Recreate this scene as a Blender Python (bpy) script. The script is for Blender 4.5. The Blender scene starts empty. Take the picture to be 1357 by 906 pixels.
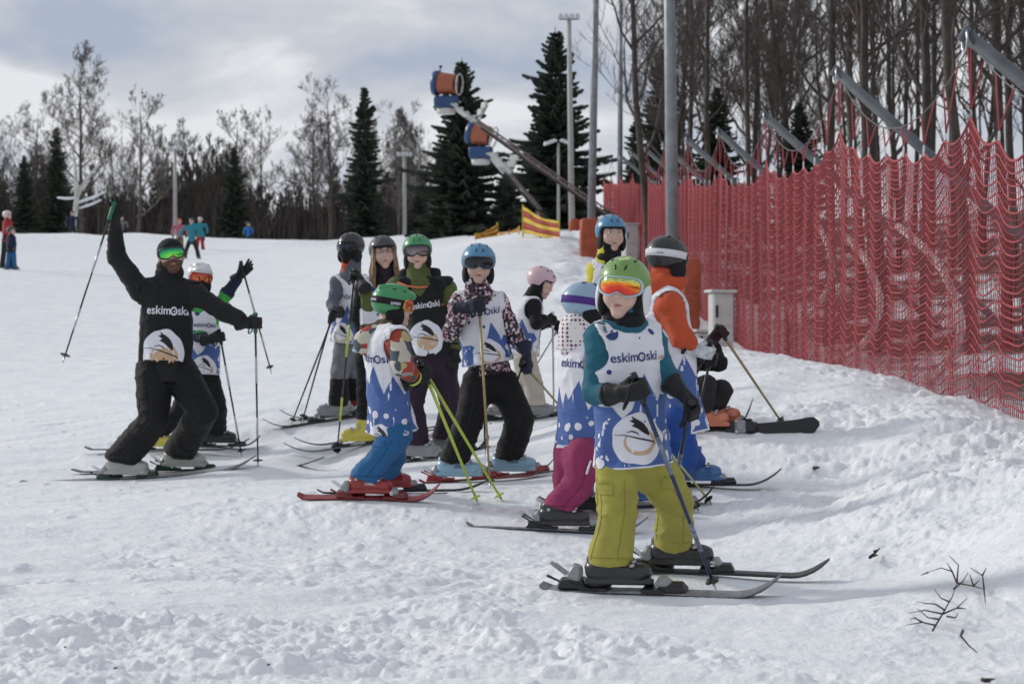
import bpy, bmesh, math, random
import numpy as np
from mathutils import Vector, Matrix
from mathutils.bvhtree import BVHTree

random.seed(7)
RNG = np.random.default_rng(11)
SC = bpy.context.scene
COL = SC.collection
PI = math.pi

# ------------------------------------------------------------------ camera
F = 2639.0            # focal length in pixels of the 1357 px wide photograph (70 mm lens)
cam_data = bpy.data.cameras.new('camera')
cam = bpy.data.objects.new('camera', cam_data)
COL.objects.link(cam)
cam.location = (0, 0, 0)
cam.rotation_euler = (math.radians(90), 0, 0)
cam_data.sensor_width = 36.0
cam_data.lens = 36.0 * F / 1357.0
cam_data.clip_start = 0.1
cam_data.clip_end = 3000.0
cam_data.dof.use_dof = True
cam_data.dof.focus_distance = 9.0
cam_data.dof.aperture_fstop = 6.3
SC.camera = cam

# ------------------------------------------------------------------ light
SUN_EL, SUN_AZ = math.radians(26), math.radians(-64)     # azimuth from +Y, negative = to the left
sd = Vector((math.sin(SUN_AZ) * math.cos(SUN_EL), math.cos(SUN_AZ) * math.cos(SUN_EL), math.sin(SUN_EL)))
sun_data = bpy.data.lights.new('sun', 'SUN')
sun_data.energy = 2.0
sun_data.angle = math.radians(7)
sun_data.color = (1.0, 0.95, 0.88)
sun = bpy.data.objects.new('sun', sun_data)
COL.objects.link(sun)
sun.rotation_euler = (-sd).to_track_quat('-Z', 'Y').to_euler()

world = bpy.data.worlds.new('World')
SC.world = world
world.use_nodes = True
nt = world.node_tree
nt.nodes.clear()
def wn(t, **kw):
    n = nt.nodes.new(t)
    for k, v in kw.items():
        setattr(n, k, v)
    return n
sky = wn('ShaderNodeTexSky', sky_type='NISHITA', sun_disc=False, sun_elevation=SUN_EL, sun_rotation=SUN_AZ)
tc = wn('ShaderNodeTexCoord')
mp = wn('ShaderNodeMapping')
mp.inputs['Scale'].default_value = (1.0, 1.0, 2.3)
mp.inputs['Location'].default_value = (0.33, 0.0, 0.1)
n1 = wn('ShaderNodeTexNoise'); n1.inputs['Scale'].default_value = 6.5; n1.inputs['Detail'].default_value = 8.0; n1.inputs['Roughness'].default_value = 0.52
n1.inputs['Distortion'].default_value = 0.35
n2 = wn('ShaderNodeTexNoise'); n2.inputs['Scale'].default_value = 2.6; n2.inputs['Detail'].default_value = 6.0; n2.inputs['Roughness'].default_value = 0.5
r1 = wn('ShaderNodeValToRGB')
r1.color_ramp.elements[0].position = 0.37; r1.color_ramp.elements[0].color = (4.2, 4.8, 5.9, 1)
r1.color_ramp.elements[1].position = 0.57; r1.color_ramp.elements[1].color = (7.9, 8.1, 8.4, 1)
e = r1.color_ramp.elements.new(0.49); e.color = (5.9, 6.2, 6.75, 1)
r2 = wn('ShaderNodeValToRGB')
r2.color_ramp.elements[0].position = 0.44; r2.color_ramp.elements[0].color = (0.38, 0.38, 0.38, 1)
r2.color_ramp.elements[1].position = 0.58; r2.color_ramp.elements[1].color = (1, 1, 1, 1)
mx = wn('ShaderNodeMixRGB')
bg = wn('ShaderNodeBackground'); bg.inputs['Strength'].default_value = 0.1
wo = wn('ShaderNodeOutputWorld')
L = nt.links.new
L(tc.outputs['Generated'], mp.inputs['Vector'])
L(mp.outputs[0], n1.inputs['Vector']); L(mp.outputs[0], n2.inputs['Vector'])
L(n1.outputs['Fac'], r1.inputs[0])
# the cloud deck is closed towards the horizon and broken by blue sky overhead
sz = wn('ShaderNodeSeparateXYZ'); L(tc.outputs['Generated'], sz.inputs[0])
mrz = wn('ShaderNodeMapRange'); mrz.inputs[1].default_value = 0.12; mrz.inputs[2].default_value = 0.75; mrz.inputs[3].default_value = 0.16; mrz.inputs[4].default_value = 0.03
L(sz.outputs[2], mrz.inputs[0])
adz = wn('ShaderNodeMath', operation='ADD'); L(n2.outputs['Fac'], adz.inputs[0]); L(mrz.outputs[0], adz.inputs[1]); L(adz.outputs[0], r2.inputs[0])
L(r2.outputs[0], mx.inputs[0]); L(sky.outputs[0], mx.inputs[1]); L(r1.outputs[0], mx.inputs[2])
L(mx.outputs[0], bg.inputs[0]); L(bg.outputs[0], wo.inputs[0])

SC.view_settings.view_transform = 'Standard'
SC.view_settings.look = 'None'
SC.view_settings.exposure = -0.02
SC.view_settings.gamma = 1.0

# ------------------------------------------------------------------ helpers
def at(px, py, Y):
    """point of the place at depth Y seen at a position of the photograph"""
    return np.array([(px - 678.5) / F * Y, Y, (453.0 - py) / F * Y])

def link(o):
    COL.objects.link(o); return o

def thing(name, label, cat, loc=(0, 0, 0), group=None):
    o = link(bpy.data.objects.new(name, None))
    o.location = loc
    o.empty_display_size = 0.1
    return tag(o, label, cat, group)

def tag(o, label=None, cat=None, group=None, kind=None):
    if label: o['label'] = label
    if cat: o['category'] = cat
    if group: o['group'] = group
    if kind: o['kind'] = kind
    return o

def new_mesh(name, V, Fc, mats, smooth=True, mi=None):
    me = bpy.data.meshes.new(name)
    V = np.asarray(V, dtype=np.float64).reshape(-1, 3)
    if isinstance(Fc, np.ndarray):
        n, k = Fc.shape
        me.vertices.add(len(V)); me.vertices.foreach_set('co', V.ravel())
        me.loops.add(n * k); me.loops.foreach_set('vertex_index', Fc.ravel().astype(np.int32))
        me.polygons.add(n)
        me.polygons.foreach_set('loop_start', np.arange(0, n * k, k, dtype=np.int32))
        me.polygons.foreach_set('loop_total', np.full(n, k, dtype=np.int32))
        me.update(calc_edges=True)
    else:
        me.from_pydata([tuple(v) for v in V], [], Fc)
        me.update()
    if not isinstance(mats, (list, tuple)): mats = [mats]
    for m in mats: me.materials.append(m)
    if mi is not None:
        me.polygons.foreach_set('material_index', np.asarray(mi, dtype=np.int32))
    if smooth:
        me.polygons.foreach_set('use_smooth', np.ones(len(me.polygons), dtype=bool))
    me.validate()
    return me

def obj(name, me, parent=None, mat4=None):
    o = link(bpy.data.objects.new(name, me))
    if parent is not None: o.parent = parent
    if mat4 is not None: o.matrix_local = mat4
    return o

class MB:
    """collects simple shapes, becomes ONE mesh"""
    def __init__(s): s.v = []; s.f = []; s.m = []
    def add(s, V, Fc, mi=0):
        b = len(s.v); s.v.extend([tuple(map(float, p)) for p in V])
        s.f.extend([tuple(i + b for i in f) for f in Fc]); s.m.extend([mi] * len(Fc))
    def box(s, c, size, R=None, mi=0, taper=1.0, bev=0.0):
        x, y, z = [k / 2 for k in size]
        if bev <= 0:
            P = np.array([[-x, -y, -z], [x, -y, -z], [x, y, -z], [-x, y, -z], [-x*taper, -y*taper, z], [x*taper, -y*taper, z], [x*taper, y*taper, z], [-x*taper, y*taper, z]])
            Fc = [(3, 2, 1, 0), (4, 5, 6, 7), (0, 1, 5, 4), (1, 2, 6, 5), (2, 3, 7, 6), (3, 0, 4, 7)]
        else:
            b = min(bev, x * .9, y * .9, z * .9)
            P = []
            def ring(zz, ins, tp):
                xx, yy = (x - ins) * tp, (y - ins) * tp
                for sx, sy in ((-1, -1), (1, -1), (1, 1), (-1, 1)):
                    if (sx, sy) in ((-1, -1), (1, 1)): P.extend([(sx*xx, sy*(yy-b), zz), (sx*(xx-b), sy*yy, zz)])
                    else: P.extend([(sx*(xx-b), sy*yy, zz), (sx*xx, sy*(yy-b), zz)])
            ring(-z, b*.7, 1); ring(-z + b, 0, 1); ring(z - b, 0, taper); ring(z, b*.7, taper)
            P = np.array(P)
            Fc = [tuple(range(7, -1, -1)), tuple(range(24, 32))]
            for k in range(3):
                for i in range(8):
                    j = (i + 1) % 8
                    Fc.append((k*8+i, k*8+j, k*8+8+j, k*8+8+i))
        if R is not None: P = P @ np.asarray(R).T
        s.add(P + np.asarray(c), Fc, mi)
    def tube(s, pts, rad, n=6, mi=0, cap=True):
        pts = [np.asarray(p, float) for p in pts]
        if not isinstance(rad, (list, tuple, np.ndarray)): rad = [rad] * len(pts)
        V = []; Fc = []
        up = np.array([0.0, 0, 1])
        prev = None
        for i, p in enumerate(pts):
            t = pts[min(i + 1, len(pts) - 1)] - pts[max(i - 1, 0)]
            t = t / (np.linalg.norm(t) + 1e-12)
            if prev is None:
                a = up if abs(t[2]) < 0.9 else np.array([1.0, 0, 0])
                u = np.cross(t, a)
            else:
                u = prev - t * prev.dot(t)
            u = u / (np.linalg.norm(u) + 1e-12); prev = u
            w = np.cross(t, u)
            for k in range(n):
                an = 2 * PI * k / n
                V.append(p + rad[i] * (math.cos(an) * u + math.sin(an) * w))
        for i in range(len(pts) - 1):
            for k in range(n):
                k2 = (k + 1) % n
                Fc.append((i*n+k, i*n+k2, (i+1)*n+k2, (i+1)*n+k))
        if cap:
            Fc.append(tuple(range(n - 1, -1, -1))); Fc.append(tuple((len(pts)-1)*n + k for k in range(n)))
        s.add(V, Fc, mi)
    def mesh(s, name, mats, smooth=False):
        return new_mesh(name, s.v, s.f, mats, smooth, s.m)
    def build(s, name, mats, parent=None, smooth=False, mat4=None):
        return obj(name, s.mesh(name, mats, smooth), parent, mat4)

# ------------------------------------------------------------------ numpy noise
_LAT = RNG.random((32, 32, 32)).astype(np.float32)
def n3(P, f=1.0, o=0.0):
    Q = np.asarray(P, dtype=np.float32) * f + np.float32(o + 100.0)
    i = np.floor(Q).astype(np.int32); t = Q - i; t = t * t * (3 - 2 * t)
    i &= 31; j = (i + 1) & 31
    x, y, z = t[..., 0], t[..., 1], t[..., 2]
    def g(a, b, c): return _LAT[a, b, c]
    c00 = g(i[..., 0], i[..., 1], i[..., 2]) * (1 - x) + g(j[..., 0], i[..., 1], i[..., 2]) * x
    c10 = g(i[..., 0], j[..., 1], i[..., 2]) * (1 - x) + g(j[..., 0], j[..., 1], i[..., 2]) * x
    c01 = g(i[..., 0], i[..., 1], j[..., 2]) * (1 - x) + g(j[..., 0], i[..., 1], j[..., 2]) * x
    c11 = g(i[..., 0], j[..., 1], j[..., 2]) * (1 - x) + g(j[..., 0], j[..., 1], j[..., 2]) * x
    return (c00 * (1 - y) + c10 * y) * (1 - z) + (c01 * (1 - y) + c11 * y) * z - 0.5
_LAT2 = RNG.random((256, 256)).astype(np.float32)
def n2(x, y, f=1.0, o=0.0):
    X = np.asarray(x) * f + 1000 + o; Y = np.asarray(y) * f + 1000 + o * 1.7
    i = np.floor(X).astype(np.int64); j = np.floor(Y).astype(np.int64)
    u = X - i; v = Y - j; u = u*u*(3-2*u); v = v*v*(3-2*v)
    i &= 255; j &= 255; i1 = (i + 1) & 255; j1 = (j + 1) & 255
    return (_LAT2[i, j]*(1-u) + _LAT2[i1, j]*u)*(1-v) + (_LAT2[i, j1]*(1-u) + _LAT2[i1, j1]*u)*v - 0.5
def fbm2(x, y, f, oct=4, o=0.0):
    r = 0; a = 1.0
    for k in range(oct):
        r = r + a * n2(x, y, f * 2**k, o + 17.3 * k); a *= 0.5
    return r

# ------------------------------------------------------------------ materials
_MC = {}
def lin(r, g, b):
    """8 bit sRGB to linear"""
    f = lambda c: ((c / 255 + 0.055) / 1.055) ** 2.4 if c > 10 else c / 255 / 12.92
    return (f(r), f(g), f(b))

def M(name, col, rough=0.7, var=0.12, vs=9.0, bump=0.25, bs=60.0, bd=0.002, metal=0.0, coat=0.0, spec=0.5, wrinkle=0.0, sheen=0.0):
    if name in _MC: return _MC[name]
    m = bpy.data.materials.new(name); m.use_nodes = True
    t = m.node_tree; b = t.nodes['Principled BSDF']; lk = t.links.new
    tcn = t.nodes.new('ShaderNodeTexCoord')
    no = t.nodes.new('ShaderNodeTexNoise'); no.inputs['Scale'].default_value = vs; no.inputs['Detail'].default_value = 5
    lk(tcn.outputs['Object'], no.inputs['Vector'])
    r = t.nodes.new('ShaderNodeValToRGB')
    r.color_ramp.elements[0].position = 0.3; r.color_ramp.elements[1].position = 0.7
    r.color_ramp.elements[0].color = (*[min(1, c * (1 - var)) for c in col], 1)
    r.color_ramp.elements[1].color = (*[min(1, c * (1 + var)) for c in col], 1)
    lk(no.outputs['Fac'], r.inputs[0]); lk(r.outputs[0], b.inputs['Base Color'])
    b.inputs['Roughness'].default_value = rough; b.inputs['Metallic'].default_value = metal
    b.inputs['Specular IOR Level'].default_value = spec
    b.inputs['Coat Weight'].default_value = coat; b.inputs['Coat Roughness'].default_value = 0.12
    if sheen: b.inputs['Sheen Weight'].default_value = sheen
    last = None
    if wrinkle > 0:
        mpn = t.nodes.new('ShaderNodeMapping'); mpn.inputs['Scale'].default_value = (1, 1, 2.2); mpn.inputs['Rotation'].default_value = (0.4, 0.3, 0.2)
        lk(tcn.outputs['Object'], mpn.inputs['Vector'])
        nw = t.nodes.new('ShaderNodeTexNoise'); nw.inputs['Scale'].default_value = 15; nw.inputs['Detail'].default_value = 3
        nw.inputs['Distortion'].default_value = 0.8
        lk(mpn.outputs[0], nw.inputs['Vector'])
        nw.noise_type = 'RIDGED_MULTIFRACTAL'; nw.inputs['Scale'].default_value = 6.5; nw.inputs['Detail'].default_value = 2.5; nw.inputs['Roughness'].default_value = .45
        bw = t.nodes.new('ShaderNodeBump'); bw.inputs['Strength'].default_value = min(1, wrinkle); bw.inputs['Distance'].default_value = 0.010
        lk(nw.outputs['Fac'], bw.inputs['Height']); last = bw
    if bump > 0:
        nb = t.nodes.new('ShaderNodeTexNoise'); nb.inputs['Scale'].default_value = bs; nb.inputs['Detail'].default_value = 4
        lk(tcn.outputs['Object'], nb.inputs['Vector'])
        bn = t.nodes.new('ShaderNodeBump'); bn.inputs['Strength'].default_value = bump; bn.inputs['Distance'].default_value = bd
        lk(nb.outputs['Fac'], bn.inputs['Height'])
        if last: lk(last.outputs[0], bn.inputs['Normal'])
        last = bn
    if last: lk(last.outputs[0], b.inputs['Normal'])
    _MC[name] = m
    return m

def fabric(name, col, rough=0.8, **kw):
    kw.setdefault('wrinkle', 0.7)
    return M(name, col, rough, bump=0.35, bs=420, bd=0.0012, spec=0.3, sheen=0.04, **kw)

def pattern_mat(name, cols, scale, kind='voronoi', rough=0.85):
    """printed fabric of patches in several colours"""
    m = bpy.data.materials.new(name); m.use_nodes = True
    t = m.node_tree; b = t.nodes['Principled BSDF']; lk = t.links.new
    tcn = t.nodes.new('ShaderNodeTexCoord')
    v = t.nodes.new('ShaderNodeTexVoronoi'); v.inputs['Scale'].default_value = scale
    if kind == 'blocks': v.distance = 'CHEBYCHEV'; v.inputs['Randomness'].default_value = 0.55
    nz = t.nodes.new('ShaderNodeTexNoise'); nz.inputs['Scale'].default_value = scale * 1.6
    ad = t.nodes.new('ShaderNodeMixRGB'); ad.blend_type = 'ADD'; ad.inputs[0].default_value = 0.012 if kind != 'blocks' else 0.006
    lk(tcn.outputs['Object'], ad.inputs[1]); lk(nz.outputs['Color'], ad.inputs[2])
    lk(ad.outputs[0], v.inputs['Vector'])
    sp = t.nodes.new('ShaderNodeSeparateColor'); lk(v.outputs['Color'], sp.inputs[0])
    r = t.nodes.new('ShaderNodeValToRGB'); r.color_ramp.interpolation = 'CONSTANT'
    n = len(cols)
    while len(r.color_ramp.elements) < n: r.color_ramp.elements.new(0.5)
    for i, c in enumerate(cols):
        r.color_ramp.elements[i].position = i / n; r.color_ramp.elements[i].color = (*c, 1)
    lk(sp.outputs[0], r.inputs[0]); lk(r.outputs[0], b.inputs['Base Color'])
    b.inputs['Roughness'].default_value = rough
    bn = t.nodes.new('ShaderNodeBump'); bn.inputs['Strength'].default_value = 0.6; bn.inputs['Distance'].default_value = 0.009
    nw = t.nodes.new('ShaderNodeTexNoise'); nw.noise_type = 'RIDGED_MULTIFRACTAL'; nw.inputs['Scale'].default_value = 7; nw.inputs['Detail'].default_value = 2.5; nw.inputs['Distortion'].default_value = 0.8
    lk(tcn.outputs['Object'], nw.inputs['Vector']); lk(nw.outputs['Fac'], bn.inputs['Height']); lk(bn.outputs[0], b.inputs['Normal'])
    _MC[name] = m
    return m

def dot_mat(name, base, dots, scale, rad=0.33):
    m = bpy.data.materials.new(name); m.use_nodes = True
    t = m.node_tree; b = t.nodes['Principled BSDF']; lk = t.links.new
    tcn = t.nodes.new('ShaderNodeTexCoord')
    v = t.nodes.new('ShaderNodeTexVoronoi'); v.inputs['Scale'].default_value = scale; v.inputs['Randomness'].default_value = 0.12
    lk(tcn.outputs['Object'], v.inputs['Vector'])
    r = t.nodes.new('ShaderNodeValToRGB'); r.color_ramp.interpolation = 'CONSTANT'
    r.color_ramp.elements[0].color = (*dots, 1); r.color_ramp.elements[1].position = rad; r.color_ramp.elements[1].color = (*base, 1)
    lk(v.outputs['Distance'], r.inputs[0]); lk(r.outputs[0], b.inputs['Base Color']); b.inputs['Roughness'].default_value = 0.9
    _MC[name] = m
    return m

def lens_mat(name, stops, rough=0.09):
    """mirror coated lens: the coating shifts in colour across the lens"""
    m = bpy.data.materials.new(name); m.use_nodes = True
    t = m.node_tree; b = t.nodes['Principled BSDF']; lk = t.links.new
    tcn = t.nodes.new('ShaderNodeTexCoord')
    mpn = t.nodes.new('ShaderNodeMapping'); mpn.inputs['Location'].default_value = (0, 0, -0.02); mpn.inputs['Scale'].default_value = (9.5, 1.0, 21)
    lk(tcn.outputs['Object'], mpn.inputs['Vector'])
    vm = t.nodes.new('ShaderNodeVectorMath'); vm.operation = 'LENGTH'
    nz = t.nodes.new('ShaderNodeTexNoise'); nz.inputs['Scale'].default_value = 14
    lk(tcn.outputs['Object'], nz.inputs['Vector'])
    ad = t.nodes.new('ShaderNodeMath'); ad.operation = 'MULTIPLY_ADD'; ad.inputs[1].default_value = 0.5
    lk(mpn.outputs[0], vm.inputs[0]); lk(nz.outputs['Fac'], ad.inputs[0]); lk(vm.outputs['Value'], ad.inputs[2])
    sb = t.nodes.new('ShaderNodeMath'); sb.operation = 'SUBTRACT'; sb.inputs[1].default_value = 0.25; lk(ad.outputs[0], sb.inputs[0])
    r = t.nodes.new('ShaderNodeValToRGB')
    while len(r.color_ramp.elements) < len(stops): r.color_ramp.elements.new(0.5)
    for i, (p, c) in enumerate(stops):
        r.color_ramp.elements[i].position = p; r.color_ramp.elements[i].color = (*c, 1)
    lk(sb.outputs[0], r.inputs[0]); lk(r.outputs[0], b.inputs['Base Color'])
    b.inputs['Metallic'].default_value = 0.75; b.inputs['Roughness'].default_value = rough; b.inputs['Coat Weight'].default_value = 0.5
    _MC[name] = m
    return m
# ------------------------------------------------------------------ terrain
# control points: where the snow is seen to lie in the photograph (pixel x, pixel y, depth)
CP = [
 # near ground
 (100, 890, 5.6), (678, 890, 5.6), (1100, 880, 5.7), (1330, 850, 6.0), (0, 800, 7.0), (300, 780, 7.5), (600, 775, 7.7),
 (815, 787, 7.65), (720, 797, 7.35), (1035, 768, 8.05), (898, 757, 8.05), (1095, 747, 8.4), (1180, 760, 8.0),
 (1330, 700, 7.9), (1357, 620, 9.2), (1250, 690, 8.8),
 (0, 690, 10.5), (200, 700, 10.2), (430, 690, 10.4), (626, 698, 10.2), (745, 700, 10.3), (860, 690, 10.5), (618, 725, 9.7),
 (395, 669, 10.8), (485, 661, 10.95), (585, 655, 11.3), (643, 657, 11.2), (605, 638, 11.9), (680, 633, 12.0),
 (862, 660, 10.8), (925, 646, 10.95), (1030, 640, 11.2), (1130, 640, 11.0), (1200, 600, 11.2),
 (165, 637, 14.2), (240, 628, 14.4), (28, 652, 13.8), (428, 629, 14.6), (60, 600, 16.0), (205, 602, 15.4), (285, 596, 15.7), (330, 603, 15.7),
 (555, 610, 14.0), (585, 606, 14.2), (480, 590, 14.8), (380, 597, 14.6), (445, 553, 16.3), (350, 560, 16.2), (715, 556, 15.2), (660, 563, 15.0),
 (800, 545, 14.0), (945, 566, 12.4), (1085, 556, 12.7), (1000, 545, 13.2),
 # crest of the bank in front of the net
 (1357, 566, 11.8), (1290, 540, 13.6), (1220, 514, 16.0), (1130, 490, 18.8), (1050, 474, 21.5), (980, 466, 24.5), (930, 450, 28.0),
 # piste going up
 (0, 520, 22.0), (200, 500, 22.5), (400, 500, 22.0), (560, 500, 21.0), (700, 480, 20.5), (820, 490, 18.0),
 (0, 420, 33.0), (250, 420, 33.0), (500, 420, 31.0), (700, 400, 29.0), (800, 415, 27.0),
 (10, 361, 48.0), (250, 372, 50.0), (500, 365, 48.0), (680, 345, 44.0), (770, 370, 38.0),
 (0, 332, 80.0), (250, 344, 80.0), (450, 340, 78.0), (600, 331, 72.0), (700, 313, 62.0), (760, 318, 62.0), (640, 318, 70.0),
 (-300, 300, 100.0), (0, 316, 102.0), (150, 324, 105.0), (330, 327, 105.0), (480, 326, 104.0), (600, 320, 95.0), (700, 307, 84.0),
 # along and behind the net
]
for Y, z in ((9, -.85), (12, -.75), (16, -.55), (20, -.40), (26, -.22), (34, .1), (46, 1.1), (60, 2.5), (76, 3.9), (95, 5.2)):
    CP.append((678.5 + 3.6 / Y * F, 453 - z / Y * F, Y))
for X, Y, z in ((8, 9, -.8), (8, 16, -.6), (9, 26, -.1), (9, 40, 1.0), (10, 60, 2.8), (12, 90, 5.4), (18, 20, .2), (20, 50, 2.4),
                (-8, 6, -1.0), (-8, 12, -1.0), (-10, 20, -.7), (-14, 40, 1.0), (-25, 70, 3.3), (-40, 100, 5.0), (35, 100, 6.2), (5, 5, -.95),
                (0, 2, -.95), (-4, 2, -1.0), (4, 2, -.9), (0, 118, 4.9), (-20, 118, 5.2), (-35, 118, 5.8), (12, 118, 6.3), (0, 150, 3.6), (-40, 150, 4.2), (40, 150, 5.6)):
    CP.append((678.5 + X / Y * F, 453 - z / Y * F, Y))
_C = np.array([at(*c) for c in CP])
def _warp(x, y):
    # work in a space where far distances are compressed, so that near detail is resolved
    y = np.maximum(y, 1.0)
    return x / (1 + y * 0.03), np.log(y + 3.0) * 8.0
_cx, _cy = _warp(_C[:, 0], _C[:, 1])
def _U(r2): return r2 * np.log(np.maximum(r2, 1e-9))
_n = len(_C)
_K = _U((_cx[:, None] - _cx)**2 + (_cy[:, None] - _cy)**2) + np.eye(_n) * 0.06
_Pm = np.stack([np.ones(_n), _cx, _cy], 1)
_A = np.zeros((_n + 3, _n + 3)); _A[:_n, :_n] = _K; _A[:_n, _n:] = _Pm; _A[_n:, :_n] = _Pm.T
_sol = np.linalg.solve(_A, np.concatenate([_C[:, 2], np.zeros(3)]))
def H(x, y):
    x = np.asarray(x, float); y = np.asarray(y, float)
    sh = x.shape; x = x.ravel(); y = y.ravel()
    wx, wy = _warp(np.clip(x, -60, 60), np.clip(y, 2, 160))
    out = np.empty(len(x))
    for i in range(0, len(x), 40000):
        a = wx[i:i+40000]; b = wy[i:i+40000]
        out[i:i+40000] = _U((a[:, None] - _cx)**2 + (b[:, None] - _cy)**2) @ _sol[:_n] + _sol[_n] + _sol[_n+1]*a + _sol[_n+2]*b
    return out.reshape(sh)
def h1(x, y): return float(H(np.array([x]), np.array([y]))[0])

def ground_hit(px, py, lift=0.0):
    ys = np.linspace(4.5, 60, 900); ray = np.array([at(px, py, y) for y in ys])
    g = H(ray[:, 0], ys) + lift - ray[:, 2]
    i = np.argmax(g > 0)
    return ray[i]
def clods(x, y, c, prob, o):
    """rounded lumps of broken snow scattered with cell size c"""
    wx = .30 * c * n2(x, y, 2.6 / c, o) * 2; wy = .30 * c * n2(x, y, 2.6 / c, o + 40) * 2
    gx = (x + wx) / c; gy = (y + wy) / c
    ix = np.floor(gx).astype(np.int64); iy = np.floor(gy).astype(np.int64)
    best = np.zeros_like(x)
    for dx in (-1, 0, 1):
        for dy in (-1, 0, 1):
            a = (ix + dx + o) & 255; b = (iy + dy + 3 * o) & 255
            jx = _LAT2[a, b]; jy = _LAT2[b, a]; rr = _LAT2[(a * 7 + 31) & 255, (b * 3 + 5) & 255]; pp = _LAT2[(a * 5 + 9) & 255, (b * 11 + 77) & 255]
            an = rr * 40.0
            ddx = gx - (ix + dx + jx); ddy = gy - (iy + dy + jy)
            ux = ddx * np.cos(an) + ddy * np.sin(an); uy = (ddy * np.cos(an) - ddx * np.sin(an)) * 1.45
            r = 0.30 + 0.42 * rr
            q = np.maximum(0, 1 - (ux**2 + uy**2) / r**2)
            best = np.maximum(best, np.where(pp < prob, q**0.48 * r * (0.20 + 0.40 * jx), 0))
    return best * c

SKI_LINES = []      # filled before the ground is built: (tail, tip) of every ski
def build_ground():
    ys = [-40, -20, -8, -2, 1.0, 2.4, 3.2]
    y = 3.6
    while y < 9: ys.append(y); y *= 1.0019
    while y < 20: ys.append(y); y *= 1.0036
    while y < 150: ys.append(y); y *= 1.008
    ys += [190, 260, 400, 800, 1600]
    ts = list(np.arange(-0.300, 0.3001, 0.00105))
    side = [0.32, 0.36, 0.42, 0.5, 0.65, 0.9, 1.4, 2.2, 4, 8]
    ts = [-s for s in side[::-1]] + ts + side
    T, Yg = np.meshgrid(np.array(ts), np.array(ys))
    X = T * np.maximum(Yg, 3.2)
    x = X.ravel(); y = Yg.ravel()
    z = H(x, y)
    far = np.clip((y - 150) / 100, 0, 1)
    z = z * (1 - far) + (3.0) * far
    # amplitude of the churned snow: strong on the bank, patchy on the trodden ground, fading with distance
    bank = np.clip((x - (0.75 + 0.03 * y)) / 0.9, 0, 1) * (y < 40)
    patch = np.clip((fbm2(x, y * 0.8, 0.95, 4, 5.0) + 0.06) * 4.5, 0, 1)
    near = np.clip((9.3 - y) / 2.6, 0, 1)
    mid = np.clip((13.5 - y) / 3.0, 0, 1)
    amp = np.clip(0.06 + 0.60 * patch * np.maximum(near * np.clip((y - 4.9) / .9, .35, 1), 0.5 * mid) + 0.78 * bank * (0.25 + 0.75 * np.clip((fbm2(x, y, 0.9, 3, 9.0) + .2) * 3, 0, 1)), 0, 1)
    smoothzone = np.clip((x - 1.10) / 0.4, 0, 1) * np.clip((8.7 - y) / 0.9, 0, 1)      # the wind packed near side of the bank
    amp = amp * (1 - 0.82 * smoothzone)
    fade = 1 / (1 + (np.maximum(y - 12, 0) / 14.0))
    # keep skis clear
    clear = np.ones_like(z)
    sel = (y > 5) & (y < 18)
    for a, b in SKI_LINES:
        ax, ay, bx, by = a[0], a[1], b[0], b[1]
        dx, dy = bx - ax, by - ay
        l2 = dx*dx + dy*dy
        u = np.clip(((x[sel] - ax) * dx + (y[sel] - ay) * dy) / l2, 0, 1)
        d = np.hypot(x[sel] - ax - u * dx, y[sel] - ay - u * dy)
        clear[sel] = np.minimum(clear[sel], np.clip((d - 0.035) / 0.07, 0.0, 1))
    n_m = fbm2(x, y, 1.3, 3, 2.0)
    lump = 0.062 * fbm2(x, y, 3.2, 3, 1.0)
    c = clods(x, y, 0.26, 0.22, 3) * 0.55 + clods(x, y, 0.13, 0.45, 11) * 0.75 + clods(x, y, 0.066, 0.7, 29) * 0.95
    fine = (y < 16)
    c = c + np.where(fine, clods(x, y, 0.034, 0.75, 53) * 1.0, 0)
    c = c + 0.014 * fbm2(x, y, 20, 4, 4.0)
    dz = (lump + c) * amp * fade * (0.15 + 0.85 * clear) + 0.05 * n_m * np.clip(amp, .2, 1) * fade * clear
    dz += 0.006 * fbm2(x, y, 14, 3, 31.0) * fade * clear
    crumbs = (clods(x, y, .055, .05, 71) * .8 + clods(x, y, .12, .025, 83) * .6) * (y < 22) * clear * np.clip((fbm2(x, y, .8, 3, 55.) + .25) * 3, 0, 1)
    dz += crumbs
    # scrapes and old ski tracks crossing the trodden snow
    for an, fr, o in ((.15, 2.2, 1.), (-.25, 1.7, 9.), (.55, 1.4, 17.)):
        u = x * math.cos(an) + y * math.sin(an); v = y * math.cos(an) - x * math.sin(an)
        gq = np.abs(n2(u * .12, v + .35 * n2(u, v * 0, .25, o), fr, o))
        dz -= .032 * np.clip(1 - gq * 14, 0, 1) * np.clip((n2(u, v, .35, o + 5) + .12) * 4, 0, 1) * (y < 30) * np.clip((30 - y) / 10, 0, 1) * clear
    # ski tracks running along the bank and the piste
    tr = np.sin((x * 0.93 - y * 0.30) * 9.0 + 3 * n2(x, y, .5)) * np.clip(n2(x, y, .7, 3.) + .2, 0, 1)
    dz += 0.035 * tr * bank * fade
    # groomed far piste: long soft undulations, a ridge of ploughed snow along the top
    g = np.clip((y - 18) / 25, 0, 1)
    dz += g * (0.16 * fbm2(x * 0.30, y, 0.22, 4, 8.0) + .05 * fbm2(x * .4, y, 1.1, 3, 18.))
    xl = x / np.maximum(y, 1)
    ridge = np.exp(-((y - 97 - 4 * n2(x, y * 0, .12)) / 4.5)**2) * np.clip(fbm2(x, y, .16, 3, 6.0) + 0.30, 0, 1)
    dz += 0.8 * ridge * (x < -2)
    dz += np.exp(-((y - 90) / 5.0)**2 - ((x + 31) / 6.0)**2) * 0.8
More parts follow.
